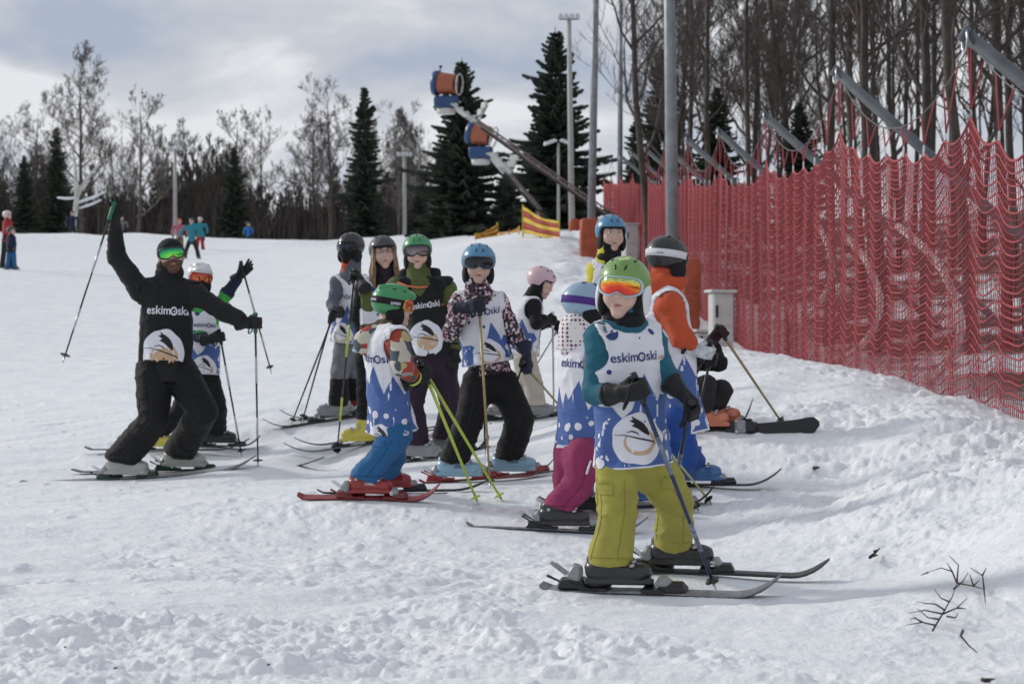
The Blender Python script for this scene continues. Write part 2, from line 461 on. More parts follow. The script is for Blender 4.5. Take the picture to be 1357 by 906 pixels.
    # right hand shoulder of the piste (wavy lit snow under the yellow fence)
    sh = np.exp(-((x - 1.2 - 0.02 * y) / 1.3)**2) * np.clip((y - 22) / 10, 0, 1) * np.clip((85 - y) / 15, 0, 1)
    dz += sh * (0.34 * fbm2(x, y * .5, 0.8, 4, 21.0) + 0.10 + clods(x, y * .7, .55, .5, 91) * .45 + clods(x, y * .8, .28, .5, 97) * .5)
    # forest floor beyond the net
    ff = np.clip((x - 4.3) / 1.0, 0, 1)
    dz = dz * (1 - ff) + ff * (0.25 * fbm2(x, y, .5, 4, 3.0))
    z = z + dz
    V = np.stack([x, y, z], 1)
    nx, ny = len(ts), len(ys)
    idx = np.arange(nx * ny).reshape(ny, nx)
    Fc = np.stack([idx[:-1, :-1], idx[:-1, 1:], idx[1:, 1:], idx[1:, :-1]], -1).reshape(-1, 4)
    m = bpy.data.materials.new('snow'); m.use_nodes = True
    t = m.node_tree; b = t.nodes['Principled BSDF']; lk = t.links.new
    tcn = t.nodes.new('ShaderNodeTexCoord')
    nz = t.nodes.new('ShaderNodeTexNoise'); nz.inputs['Scale'].default_value = 3.0; nz.inputs['Detail'].default_value = 9; nz.inputs['Roughness'].default_value = .6
    lk(tcn.outputs['Object'], nz.inputs['Vector'])
    r = t.nodes.new('ShaderNodeValToRGB')
    r.color_ramp.elements[0].position = .3; r.color_ramp.elements[0].color = (.76, .79, .83, 1)
    r.color_ramp.elements[1].position = .62; r.color_ramp.elements[1].color = (.87, .885, .90, 1)
    lk(nz.outputs['Fac'], r.inputs[0])
    # forest litter beyond the net, snow lying in patches
    sx = t.nodes.new('ShaderNodeSeparateXYZ'); lk(tcn.outputs['Object'], sx.inputs[0])
    nl = t.nodes.new('ShaderNodeTexNoise'); nl.inputs['Scale'].default_value = .55; nl.inputs['Detail'].default_value = 6
    lk(tcn.outputs['Object'], nl.inputs['Vector'])
    m1 = t.nodes.new('ShaderNodeMapRange'); m1.inputs[1].default_value = 4.4; m1.inputs[2].default_value = 5.6; lk(sx.outputs[0], m1.inputs[0])
    m2 = t.nodes.new('ShaderNodeMapRange'); m2.inputs[1].default_value = .42; m2.inputs[2].default_value = .5; lk(nl.outputs['Fac'], m2.inputs[0])
    mu = t.nodes.new('ShaderNodeMath'); mu.operation = 'MULTIPLY'; lk(m1.outputs[0], mu.inputs[0]); lk(m2.outputs[0], mu.inputs[1])
    nd = t.nodes.new('ShaderNodeTexNoise'); nd.inputs['Scale'].default_value = 14; nd.inputs['Detail'].default_value = 6
    lk(tcn.outputs['Object'], nd.inputs['Vector'])
    rd = t.nodes.new('ShaderNodeValToRGB')
    rd.color_ramp.elements[0].color = (.018, .012, .008, 1); rd.color_ramp.elements[1].color = (.11, .075, .048, 1)
    lk(nd.outputs['Fac'], rd.inputs[0])
    mxs = t.nodes.new('ShaderNodeMixRGB'); lk(mu.outputs[0], mxs.inputs[0]); lk(r.outputs[0], mxs.inputs[1]); lk(rd.outputs[0], mxs.inputs[2])
    lk(mxs.outputs[0], b.inputs['Base Color'])
    b.inputs['Roughness'].default_value = .62; b.inputs['Specular IOR Level'].default_value = .25
    last = None
    for sc, dist, st in ((9, .03, .45), (38, .012, .6), (150, .004, .7)):
        nb = t.nodes.new('ShaderNodeTexNoise'); nb.inputs['Scale'].default_value = sc; nb.inputs['Detail'].default_value = 6; nb.inputs['Roughness'].default_value = .6
        lk(tcn.outputs['Object'], nb.inputs['Vector'])
        bn = t.nodes.new('ShaderNodeBump'); bn.inputs['Strength'].default_value = st; bn.inputs['Distance'].default_value = dist
        lk(nb.outputs['Fac'], bn.inputs['Height'])
        if last: lk(last.outputs[0], bn.inputs['Normal'])
        last = bn
    lk(last.outputs[0], b.inputs['Normal'])
    o = obj('snow_ground', new_mesh('snow_ground', V, Fc, m))
    tag(o, 'churned white snow of the ski slope', None, None, 'structure')
    return o
# ------------------------------------------------------------------ soft shapes from distance fields
def smin(a, b, k):
    if k <= 0: return np.minimum(a, b)
    h = np.clip(0.5 + 0.5 * (b - a) / k, 0, 1)
    return b * (1 - h) + a * h - k * h * (1 - h)
def cone(P, a, b, ra, rb, f=None, fs=1.0, fold=0.0, ph=0.0):
    """tapered round limb; f, fs: squash along a direction; fold: ring shaped creases"""
    a = np.asarray(a, np.float32); b = np.asarray(b, np.float32)
    d = b - a
    Q = P - a
    if f is not None:
        f = np.asarray(f, np.float32); dn = d / (np.linalg.norm(d) + 1e-9)
        f = f - dn * f.dot(dn); f = f / (np.linalg.norm(f) + 1e-9)
        Q = Q + (Q @ f)[..., None] * f * (1 / fs - 1)
    l2 = float(d.dot(d)) + 1e-9
    t = np.clip((Q @ d) / l2, 0, 1)
    r = ra + (rb - ra) * t
    if fold:
        ln = math.sqrt(l2)
        s = t * ln / 0.042
        w = n3(P, 9.0, ph) * 5
        mod = np.clip(0.35 + 1.6 * n3(P, 6.0, ph + 9), 0, 1)
        r = r + fold * np.sin(s * 6.283 * 0.8 + w * 2.2 + ph) * mod
    dist = np.sqrt(((Q - t[..., None] * d)**2).sum(-1))
    return dist - r
def ell(P, c, r, R=None):
    Q = P - np.asarray(c, np.float32)
    if R is not None: Q = Q @ np.asarray(R, np.float32)
    r = np.asarray(r, np.float32)
    k0 = np.sqrt(((Q / r)**2).sum(-1)); k1 = np.sqrt(((Q / r**2)**2).sum(-1)) + 1e-9
    return k0 * (k0 - 1) / k1
def boxd(P, c, h, rad=0.0, R=None):
    Q = P - np.asarray(c, np.float32)
    if R is not None: Q = Q @ np.asarray(R, np.float32)
    q = np.abs(Q) - (np.asarray(h, np.float32) - rad)
    return np.sqrt((np.maximum(q, 0)**2).sum(-1)) + np.minimum(q.max(-1), 0) - rad

_EDGES = [(a, b) for a in range(8) for b in range(a + 1, 8) if bin(a ^ b).count('1') == 1]
_CORN = np.array([[(c >> 0) & 1, (c >> 1) & 1, (c >> 2) & 1] for c in range(8)])
def surface_nets(D, org, h):
    neg = D < 0
    n = np.array(D.shape)
    cnt = np.zeros(tuple(n - 1), np.int8)
    for c in _CORN:
        cnt += neg[c[0]:n[0]-1+c[0], c[1]:n[1]-1+c[1], c[2]:n[2]-1+c[2]]
    act = np.argwhere((cnt > 0) & (cnt < 8))
    if len(act) == 0: return np.zeros((0, 3)), np.zeros((0, 4), int)
    idx = -np.ones(tuple(n - 1), np.int64); idx[tuple(act.T)] = np.arange(len(act))
    val = np.stack([D[tuple((act + c).T)] for c in _CORN], 1)
    s = np.zeros((len(act), 3)); w = np.zeros(len(act))
    for a, b in _EDGES:
        va, vb = val[:, a], val[:, b]
        m = (va < 0) != (vb < 0)
        t = np.where(m, va / np.where(m, va - vb, 1), 0)
        p = _CORN[a] + t[:, None] * (_CORN[b] - _CORN[a])
        s += p * m[:, None]; w += m
    V = (act + s / w[:, None]) * h + np.asarray(org)
    Fs = []
    for ax in range(3):
        o1, o2 = [(1, 2), (2, 0), (0, 1)][ax]
        sl0 = [slice(1, -1)] * 3; sl1 = [slice(1, -1)] * 3
        sl0[ax] = slice(0, n[ax] - 1); sl1[ax] = slice(1, n[ax])
        A = neg[tuple(sl0)]; B = neg[tuple(sl1)]
        for flip, msk in ((False, A & ~B), (True, ~A & B)):
            e = np.argwhere(msk)
            if not len(e): continue
            off = np.array([1, 1, 1]); off[ax] = 0
            e = e + off
            d1 = np.zeros(3, int); d1[o1] = 1; d2 = np.zeros(3, int); d2[o2] = 1
            q = [e - d1 - d2, e - d2, e, e - d1]
            q = np.stack([idx[tuple(k.T)] for k in q], 1)
            if flip: q = q[:, ::-1]
            Fs.append(q)
    Fc = np.concatenate(Fs)
    return V, Fc[(Fc >= 0).all(1)]
def sdf_mesh(fn, lo, hi, h):
    lo = np.asarray(lo, float) - 2.5 * h; hi = np.asarray(hi, float) + 2.5 * h
    n = np.ceil((hi - lo) / h).astype(int) + 1
    g = np.stack(np.meshgrid(*[lo[i] + h * np.arange(n[i]) for i in range(3)], indexing='ij'), -1).astype(np.float32)
    D = fn(g.reshape(-1, 3)).reshape(n)
    return surface_nets(D, lo, h)

# ------------------------------------------------------------------ orientation
def frame(yaw, pitch=0.0, roll=0.0):
    """columns: person's right, forward, up. yaw 0 = towards the camera, 90 = to the right of the picture"""
    y = math.radians(yaw)
    f = np.array([math.sin(y), -math.cos(y), 0.0]); u = np.array([0, 0, 1.0]); r = np.cross(f, u)
    p = math.radians(pitch); f2 = f * math.cos(p) + u * math.sin(p); u2 = u * math.cos(p) - f * math.sin(p)
    q = math.radians(roll); r3 = r * math.cos(q) + u2 * math.sin(q); u3 = u2 * math.cos(q) - r * math.sin(q)
    return np.stack([r3, f2, u3], 1)
def mat4(R, t, s=1.0):
    m = Matrix.Identity(4)
    for i in range(3):
        for j in range(3): m[i][j] = float(R[i, j]) * s
        m[i][3] = float(t[i])
    return m
def nrm(v): v = np.asarray(v, float); return v / (np.linalg.norm(v) + 1e-12)

# ------------------------------------------------------------------ flat print wrapped on cloth
_TXT = {}
def text_shape(s, size=1.0, bold=0.0):
    key = (s, bold)
    if key not in _TXT:
        c = bpy.data.curves.new('t', 'FONT'); c.body = s; c.offset = bold; c.resolution_u = 4; c.align_x = 'LEFT'
        o = link(bpy.data.objects.new('t', c))
        dg = bpy.context.evaluated_depsgraph_get()
        me = bpy.data.meshes.new_from_object(o.evaluated_get(dg))
        V = np.array([v.co[:2] for v in me.vertices]); Fc = [tuple(p.vertices) for p in me.polygons]
        bpy.data.objects.remove(o); bpy.data.curves.remove(c); bpy.data.meshes.remove(me)
        _TXT[key] = (V, Fc)
    V, Fc = _TXT[key]
    return V * size, Fc
def wrap_print(name, shapes, bvh, o, fwd, up, R, parent, mats, step=0.02, far=0.7):
    """shapes: list of (V2, faces, material index, offset); u runs to the viewer's right of the printed face"""
    o = Vector(o); up = Vector(up).normalized(); fwd = Vector(fwd); fwd = (fwd - up * fwd.dot(up)).normalized()
    side = up.cross(fwd)                       # viewer's right when looking at the front
    OV = []; OF = []; OM = []
    for V2, Fc, mi, off in shapes:
        bm = bmesh.new()
        vs = [bm.verts.new((float(p[0]), float(p[1]), 0)) for p in V2]
        for f in Fc:
            try: bm.faces.new([vs[i] for i in f])
            except ValueError: pass
        us = [p[0] for p in V2]; ws = [p[1] for p in V2]
        for ax, lo, hi in ((0, min(us), max(us)), (1, min(ws), max(ws))):
            k = math.ceil(lo / step)
            while k * step < hi:
                co = [0, 0, 0]; co[ax] = k * step + 1e-5; no = [0, 0, 0]; no[ax] = 1
                bmesh.ops.bisect_plane(bm, geom=bm.verts[:] + bm.edges[:] + bm.faces[:], plane_co=co, plane_no=no)
                k += 1
        bmesh.ops.triangulate(bm, faces=bm.faces[:])
        bm.verts.index_update()
        mp = {}
        for v in bm.verts:
            th = v.co.x / R
            d = fwd * math.cos(th) + side * math.sin(th)
            hit = bvh.ray_cast(o + up * v.co.y + d * far, -d)
            if hit[0] is not None and (hit[0] - o - up * v.co.y).dot(d) > 0.01 and abs(hit[1].dot(up)) < .72:
                n = hit[1] if hit[1].dot(d) > 0 else -hit[1]
                mp[v.index] = len(OV); OV.append(hit[0] + n * off)
        for f in bm.faces:
            ids = [v.index for v in f.verts]
            if all(i in mp for i in ids):
                q = [OV[mp[i]] for i in ids]
                if max((q[0]-q[1]).length, (q[1]-q[2]).length, (q[2]-q[0]).length) > step * 4: continue
                OF.append([mp[i] for i in ids]); OM.append(mi)
        bm.free()
    if not OF: return None
    n = len(OF)
    me = bpy.data.meshes.new(name); me.from_pydata([tuple(v) for v in OV], [], OF)
    for m in mats: me.materials.append(m)
    me.polygons.foreach_set('material_index', np.array(OM, dtype=np.int32))
    me.polygons.foreach_set('use_smooth', np.ones(n, dtype=bool))
    me.update()
    return obj(name, me, parent)
def disc(cx, cy, rx, ry=None, n=28, wob=0.0, seed=0):
    ry = ry or rx
    return np.array([(cx + rx * (1 + wob * math.sin(5*a + seed) + wob * .6 * math.sin(9*a + 2*seed)) * math.cos(a), cy + ry * (1 + wob * math.sin(5*a + seed) + wob * .6 * math.sin(9*a + 2*seed)) * math.sin(a)) for a in np.linspace(0, 2*PI, n, endpoint=False)]), [tuple(range(n))]
def poly(pts): return np.array(pts, float), [tuple(range(len(pts)))]
def stroke(pts, w0, w1=None):
    pts = np.array(pts, float); w1 = w0 if w1 is None else w1
    V = []; n = len(pts)
    for i in range(n):
        t = nrm(pts[min(i+1, n-1)] - pts[max(i-1, 0)]); p = np.array([-t[1], t[0]])
        k = i / (n - 1); w = (w0 + (w1 - w0) * k) * (0.35 + 0.65 * math.sin(PI * min(1, max(0, .08 + .84 * k)))) / 2
        V += [pts[i] + p * w, pts[i] - p * w]
    return np.array(V), [(2*i, 2*i+1, 2*i+3, 2*i+2) for i in range(n - 1)]

# ------------------------------------------------------------------ shared materials
SKIN = M('skin', (0.60, 0.39, 0.31), 0.5, .16, 22, .12, 240, .0008)
LIP = M('lips', (0.40, 0.16, 0.14), 0.4, .05, 30, 0.1)
BLACK = fabric('black_fabric', (0.0085, 0.0085, 0.0098))
DARKF = fabric('charcoal_fabric', (0.022, 0.022, 0.025))
BLACKP = M('black_plastic', (0.012, 0.012, 0.013), 0.35, .1, 20, .05)
GREYP = M('grey_plastic', (0.28, 0.29, 0.30), 0.4, .1, 20, .05)
WHITEP = M('white_plastic', (0.72, 0.73, 0.74), 0.4, .06, 20, .05)
STEEL = M('steel', (0.55, 0.56, 0.58), 0.35, .08, 30, .05, metal=0.9)
GLOVE = fabric('black_glove', (0.014, 0.014, 0.015), 0.65, wrinkle=0.4)
EYEW = M('eye_white', (0.75, 0.73, 0.70), 0.2, .02, 5, 0)
IRIS = M('eye_iris', (0.03, 0.022, 0.016), 0.15, .05, 5, 0)
HAIRM = M('brown_hair', (0.15, 0.085, 0.042), 0.55, .35, 60, .6, 160, .003)
BIBW = fabric('white_bib', (0.72, 0.72, 0.77), 0.75, var=.04, wrinkle=1.0)
BIBK = fabric('black_bib', (0.009, 0.009, 0.0105), 0.75)
P_BLUE = M('print_blue', (0.058, 0.118, 0.33), 0.75, .10, 12, .2, 420, .001, wrinkle=.9)
P_NAVY = M('print_navy', (0.020, 0.045, 0.17), 0.75, .08, 12, .2)
P_WHITE = M('print_white', (0.72, 0.72, 0.77), 0.75, .03, 12, .2, wrinkle=.8)
P_ORANGE = M('print_orange', (0.62, 0.17, 0.06), 0.75, .05, 12, .2)
P_TAN = M('print_tan', (0.55, 0.38, 0.24), 0.75, .05, 12, .2)
P_BLACK = M('print_black', (0.012, 0.012, 0.014), 0.75, .05, 12, .2)
PRN = [P_BLUE, P_NAVY, P_WHITE, P_ORANGE, P_TAN, P_BLACK]

# ------------------------------------------------------------------ heads, helmets, goggles (in head space, child size)
def head_fn(P):
    d = ell(P, (0, -.012, .03), (.074, .093, .083))
    d = smin(d, cone(P, (0, .02, -.02), (0, .056, -.076), .060, .030), .03)
    d = smin(d, ell(P, (0, .045, -.012), (.060, .046, .066)), .02)
    for s in (-1, 1):
        d = smin(d, ell(P, (s*.036, .056, -.026), (.026, .026, .028)), .02)
        d = smin(d, ell(P, (s*.076, -.008, .0), (.010, .020, .030)), .008)
        d = -smin(-d, ell(P, (s*.031, .099, .020), (.017, .013, .0085)), .010)
    d = smin(d, cone(P, (0, .084, .034), (0, .094, -.006), .007, .010), .010)
    d = smin(d, ell(P, (0, .096, -.014), (.0125, .012, .009)), .008)
    for s in (-1, 1): d = smin(d, ell(P, (s*.010, .090, -.017), (.007, .008, .006)), .006)
    d = smin(d, ell(P, (0, .079, -.050), (.022, .012, .013)), .010)
    d = -smin(-d, cone(P, (-.016, .094, -.0505), (.016, .094, -.0505), .0025, .0025), .004)
    d = smin(d, ell(P, (0, .070, -.082), (.018, .018, .014)), .012)
    d = smin(d, cone(P, (0, -.022, -.04), (0, -.03, -.14), .050, .054), .02)
    return d
V, Fc = sdf_mesh(head_fn, (-.12, -.13, -.24), (.12, .13, .13), .0048)
HEAD = new_mesh('head', V, Fc, SKIN)
def lips_mesh():
    m = MB()
    for sgn, zz, th in ((1, -.0465, .0031), (-1, -.0548, .0038)):
        V = []; n = 9
        for i in range(n):
            u = -1 + 2 * i / (n - 1)
            x = u * .0205; y = .0950 - .010 * u * u; w = th * math.sqrt(max(0.02, 1 - u * u * .97))
            cz = -.0506 + sgn * w * .75
            V += [(x, y - .004, cz + w), (x, y + .0015, cz), (x, y - .004, cz - w)]
        Fc = []
        for i in range(n - 1):
            for k in range(2): Fc.append((i*3+k, i*3+k+1, i*3+3+k+1, i*3+3+k))
        m.add(V, Fc)
    return m.mesh('lips', LIP, True)
LIPS = lips_mesh()
def uvsphere(r, n=10):
    V = []; Fc = []
    for i in range(n + 1):
        for j in range(2 * n):
            a = PI * i / n; b = PI * j / n
            V.append((r[0]*math.sin(a)*math.cos(b), r[1]*math.sin(a)*math.sin(b), r[2]*math.cos(a)))
    for i in range(n):
        for j in range(2 * n): Fc.append((i*2*n+j, (i+1)*2*n+j, (i+1)*2*n+(j+1) % (2*n), i*2*n+(j+1) % (2*n)))
    return V, Fc
def eye_mesh(s):
    m = MB(); c = np.array([s*.031, .0765, .020])
    V, Fc = uvsphere((.0115, .0115, .0115), 8); m.add(np.array(V) + c, Fc, 0)
    V, Fc = uvsphere((.0068, .0030, .0068), 6); m.add(np.array(V) + c + (0, .0100, 0), Fc, 1)
    return m.mesh('eye', [EYEW, IRIS], True)
EYES = [eye_mesh(-1), eye_mesh(1)]
def brow_mesh():
    m = MB()
    for s in (-1, 1):
        m.tube([(s*.016, .091, .037), (s*.030, .0905, .042), (s*.046, .082, .038)], [.0022, .0030, .0016], 5)
    return m.mesh('eyebrows', M('brow_hair', (.05, .03, .018), .7, .1, 30, 0), True)
BROWS = brow_mesh()
HEL_C = (0, -.014, .036); HEL_R = (.101, .121, .103)
def rim(P):
    y = P[:, 1]
    t = np.clip((y + .005) / .065, 0, 1); t = t*t*(3-2*t)
    b = np.clip((-y - .02) / .08, 0, 1)
    return (-.048 + .010 * b) * (1 - t) + .054 * t
def helmet_fn(P):
    d = ell(P, HEL_C, HEL_R)
    d = smin(d, ell(P, (0, .085, .078), (.062, .035, .020)), .03)              # brim
    for s in (-1, 1): d = smin(d, cone(P, (s*.045, .05, .118), (s*.045, -.09, .112), .012, .012), .02)   # raised ribs
    d = -smin(-d, -(rim(P) - P[:, 2]), .006)
    return np.maximum(d, -ell(P, HEL_C, [r - .012 for r in HEL_R]))
V, Fc = sdf_mesh(helmet_fn, (-.125, -.15, -.07), (.125, .14, .155), .0048)
HELV, HELF = V, Fc
def helmet_plain_fn(P):
    d = ell(P, HEL_C, (HEL_R[0], HEL_R[1], HEL_R[2] * .98))
    d = -smin(-d, -(rim(P) - P[:, 2]), .006)
    return np.maximum(d, -ell(P, HEL_C, [r - .012 for r in HEL_R]))
HELV2, HELF2 = sdf_mesh(helmet_plain_fn, (-.115, -.145, -.07), (.115, .12, .15), .0048)
def liner_fn(P):
    d = ell(P, HEL_C, [r - .0105 for r in HEL_R])
    d = np.maximum(d, (rim(P) - .010) - P[:, 2])
    d = np.maximum(d, -ell(P, HEL_C, [r - .024 for r in HEL_R]))
    for s in (-1, 1):
        d = smin(d, ell(P, (s*.074, .004, -.046), (.021, .054, .056)), .012)
        d = smin(d, cone(P, (s*.072, .03, .05), (s*.066, .045, -.07), .012, .012), .012)
        d = smin(d, cone(P, (s*.080, .0, -.075), (s*.03, .045, -.108), .007, .006), .006)
    d = smin(d, cone(P, (-.03, .045, -.108), (.03, .045, -.108), .006, .006), .006)
    return d
LINV, LINF = sdf_mesh(liner_fn, (-.11, -.15, -.125), (.11, .12, .14), .0048)
def beanie_fn(P):
    d = ell(P, (0, -.014, .045), (.086, .106, .082))
    d = np.maximum(d, (.045 - .075 * np.clip((.04 - P[:, 1]) / .08, 0, 1)) - P[:, 2])
    return d + .0022 * np.sin(np.arctan2(P[:, 0], P[:, 1]) * 46)
BEAV, BEAF = sdf_mesh(beanie_fn, (-.1, -.13, -.05), (.1, .11, .14), .0048)
_HM = {}
def hmesh(name, V, Fc, m):
    k = (name, m.name)
    if k not in _HM: _HM[k] = new_mesh(name, V, Fc, m)
    return _HM[k]
def lens_pt(u, v, off=0.0):
    th = u * math.radians(60); z = .021 + v * .0365
    bul = .010 * (1 - v * v) + off
    return ((.085 + bul) * math.sin(th), (.100 + bul) * math.cos(th) - .0, z)
def outline(n=48):
    out = []
    for i in range(n):
        a = 2 * PI * i / n; c, s = math.cos(a), math.sin(a)
        k = (abs(c)**3.4 + abs(s)**3.4) ** (-1 / 3.4)
        u, v = c * k, s * k
        if v < 0: v = v * (1 - .50 * math.exp(-(u / .20)**2)) * (1 - .12 * abs(u))
        out.append((u, v))
    return out
def goggle_meshes(lm, fm):
    ol = outline(); n = len(ol)
    V = [lens_pt(0, .1, .0)]; Fc = []
    for r in (.3, .6, .85, 1.0):
        for u, v in ol: V.append(lens_pt(u * r, .1 * (1 - r) + v * r))
    for j in range(n): Fc.append((0, 1 + j, 1 + (j + 1) % n))
    for k in range(3):
        for j in range(n):
            a = 1 + k*n; b = a + n; Fc.append((a+j, b+j, b+(j+1) % n, a+(j+1) % n))
    lens = new_mesh('lens', V, Fc, lm)
    prof = [(.95, .001), (.99, .006), (1.10, .006), (1.18, .0), (1.19, -.012), (1.14, -.030)]
    V = []; Fc = []
    for r, off in prof:
        for u, v in ol:
            p = np.array(lens_pt(u * (1 + (r-1)*.75), v * r, off)); V.append(p)
    for k in range(len(prof) - 1):
        for j in range(n):
            a = k*n; b = a + n; Fc.append((a+j, b+j, b+(j+1) % n, a+(j+1) % n))
    return lens, new_mesh('goggle_frame', V, Fc, fm)
def strap_mesh(m, rx=HEL_R[0] + .004, ry=HEL_R[1] + .004, c=HEL_C, w=.019, z0=.022, z1=.040):
    V = []; Fc = []; n = 40
    for i in range(n + 1):
        a = math.radians(58 + (302 - 58) * i / n)            # measured from forward
        back = (1 - math.cos(a)) / 2
        zc = z0 + (z1 - z0) * back
        for dz, of in ((-w, -.004), (-w, .0005), (w, .0005), (w, -.004)):
            z = zc + dz
            q = math.sqrt(max(.05, 1 - ((z - c[2]) / (HEL_R[2] + .004))**2))
            V.append((c[0] + (rx + of) * q * math.sin(a), c[1] + (ry + of) * q * math.cos(a), z))
    for i in range(n):
        for k in range(3): Fc.append((i*4+k, i*4+k+1, i*4+5+k, i*4+4+k))
    return new_mesh('goggle_strap', V, Fc, m)
def vents_mesh(kind=0):
    m = MB()
    spots = [(-.62, .52), (-.30, .75), (.30, .75), (.62, .52), (-.75, .0), (.75, .0), (-.3, -.4), (.3, -.4)] if kind == 0 else \
            [(-.2, .8), (.2, .8), (-.45, .35), (.45, .35), (0, .45), (-.4, -.2), (.4, -.2)]
    for sx, sy in spots:
        q = math.sqrt(max(0.02, 1 - sx*sx - sy*sy))
        p = np.array([HEL_C[0] + HEL_R[0]*sx, HEL_C[1] + HEL_R[1]*sy, HEL_C[2] + HEL_R[2]*q])
        nn = nrm((p - HEL_C) / np.array(HEL_R)**2)
        t = nrm(np.cross(nn, (0, 1, 0) if kind else (0, 0, 1))); b = np.cross(nn, t)
        V, Fc = uvsphere((1, 1, 1), 5)
        V = np.array(V)
        m.add(p + np.outer(V[:, 0], t) * (.013 if kind == 0 else .005) + np.outer(V[:, 1], b) * (.0048 if kind == 0 else .014) + np.outer(V[:, 2], nn) * .003 + nn * .0005, Fc)
    return m.mesh('vents', BLACKP, True)
VENTS = [vents_mesh(0), vents_mesh(1)]

# ------------------------------------------------------------------ gloves: wrist at origin, +Y fingers, +Z back of the hand, +X thumb side
def glove_fn(kind):
    def fn(P):
        d = cone(P, (0, -.058, 0), (0, -.004, 0), .050, .034, (0, 0, 1), .86)
        d = np.maximum(d, -.082 - P[:, 1])
        d = smin(d, boxd(P, (0, .040, 0), (.040, .046, .0185), .016), .018)
        if kind == 'mitten':
            d = smin(d, cone(P, (-.012, .07, -.004), (-.012, .105, -.03), .034, .030, (0, 0, 1), .75), .02)
            d = smin(d, cone(P, (.008, .075, -.02), (.0, .06, -.058), .026, .026), .02)
            d = smin(d, cone(P, (.036, .02, -.008), (.046, .062, -.034), .019, .017), .014)
            return d
        xs = (.030, .0105, -.0095, -.0285); ls = (.060, .068, .063, .050)
        for i, (x, l) in enumerate(zip(xs, ls)):
            r = (.0122, .0125, .0120, .0108)[i]
            if kind == 'open':
                sp = (x * .55 + .003)
                a = np.array([x, .080, .0]); b = a + np.array([sp * .55, l * .55, -.003 - .003*i]); c = b + np.array([sp * .35, l * .45, -.010 - .004*i])
                d = smin(d, np.minimum(cone(P, a, b, r, r * .95), cone(P, b, c, r * .95, r * .82)), .007)
            else:
                j = .002 * (i % 2)
                a = np.array([x, .078, -.001]); b = a + np.array([0, .030 + j, -.014]); c = b + np.array([0, -.007, -.034 - j]); e = c + np.array([0, -.028, -.004])
                f = np.minimum(np.minimum(cone(P, a, b, r, r), cone(P, b, c, r, r * .95)), cone(P, c, e, r * .95, r * .85))
                d = smin(d, f, .006)
        if kind == 'open':
            d = smin(d, np.minimum(cone(P, (.030, .018, -.004), (.058, .046, -.016), .0155, .0135), cone(P, (.058, .046, -.016), (.070, .074, -.022), .0135, .0105)), .010)
        else:
            d = smin(d, np.minimum(cone(P, (.030, .018, -.008), (.046, .048, -.030), .0155, .0135), cone(P, (.046, .048, -.030), (.030, .070, -.052), .0135, .0110)), .010)
        return d
    return fn
GLV = {}
for k in ('grip', 'open', 'mitten'):
    V, Fc = sdf_mesh(glove_fn(k), (-.06, -.095, -.095), (.09, .165, .05), .0046)
    GLV[k] = (V, Fc)
_GM = {}
def glove_mesh(kind, mirror, m):
    key = (kind, mirror, m.name)
    if key not in _GM:
        V, Fc = GLV[kind]
        if mirror: V = V * np.array([-1, 1, 1]); Fc = Fc[:, ::-1]
        _GM[key] = new_mesh('glove', V, Fc, m)
    return _GM[key]
def cuff_mesh(m):
    b = MB(); b.tube([(0, -.085, 0), (0, -.081, 0), (0, -.070, 0), (0, -.066, 0)], [.046, .052, .052, .046], 14)
    return b.mesh('glove_cuff', m, True)

# ------------------------------------------------------------------ ski boot: origin under the ankle on the sole, +Y to the toe (child size)
def boot_fn(P):
    d = cone(P, (0, -.052, .052), (0, .105, .048), .043, .040, (0, 0, 1), .95)
    d = smin(d, ell(P, (0, .120, .045), (.042, .045, .034)), .02)
    d = smin(d, cone(P, (0, -.040, .07), (0, -.012, .235), .050, .056, (0, 1, 0), 1.08), .025)
    d = smin(d, cone(P, (0, .02, .09), (0, .01, .18), .040, .046), .03)
    d = np.maximum(d, .016 - P[:, 2])
    d = np.maximum(d, P[:, 2] - BOOT_TOP - P[:, 1] * .55)
    d = np.minimum(d, boxd(P, (0, .035, .011), (.034, .135, .011), .006))
    d = d - .0016 * np.cos(P[:, 2] * 6.283 / .034) * (P[:, 2] > .05)
    return d
BOOT_TOP = .238
BOOTV2, BOOTF2 = sdf_mesh(boot_fn, (-.065, -.11, 0), (.065, .18, .25), .006)
BOOT_TOP = .158
BOOTV, BOOTF = sdf_mesh(boot_fn, (-.065, -.11, 0), (.065, .18, .18), .006)
def boot_buckles(m, tall=False):
    b = MB()
    for (y, z, t) in ((.088, .088, .2), (.048, .108, .35), (-.005, .155, 1.15), (-.002, .205, 1.2))[:4 if tall else 2]:
        R = np.array([[1, 0, 0], [0, math.cos(t), -math.sin(t)], [0, math.sin(t), math.cos(t)]])
        for s in (-1, 1):
            b.box((s*.036, y, z - .010), (.034, .020, .012), R, 0, 1, .003)
        b.box((0, y + .005, z + .002), (.056, .016, .010), R, 0, 1, .002)
    b.tube([(-.047, -.045, .085), (-.052, -.045, .085)], .009, 8); b.tube([(.047, -.045, .085), (.052, -.045, .085)], .009, 8)
    return b.mesh('buckle', m, False)

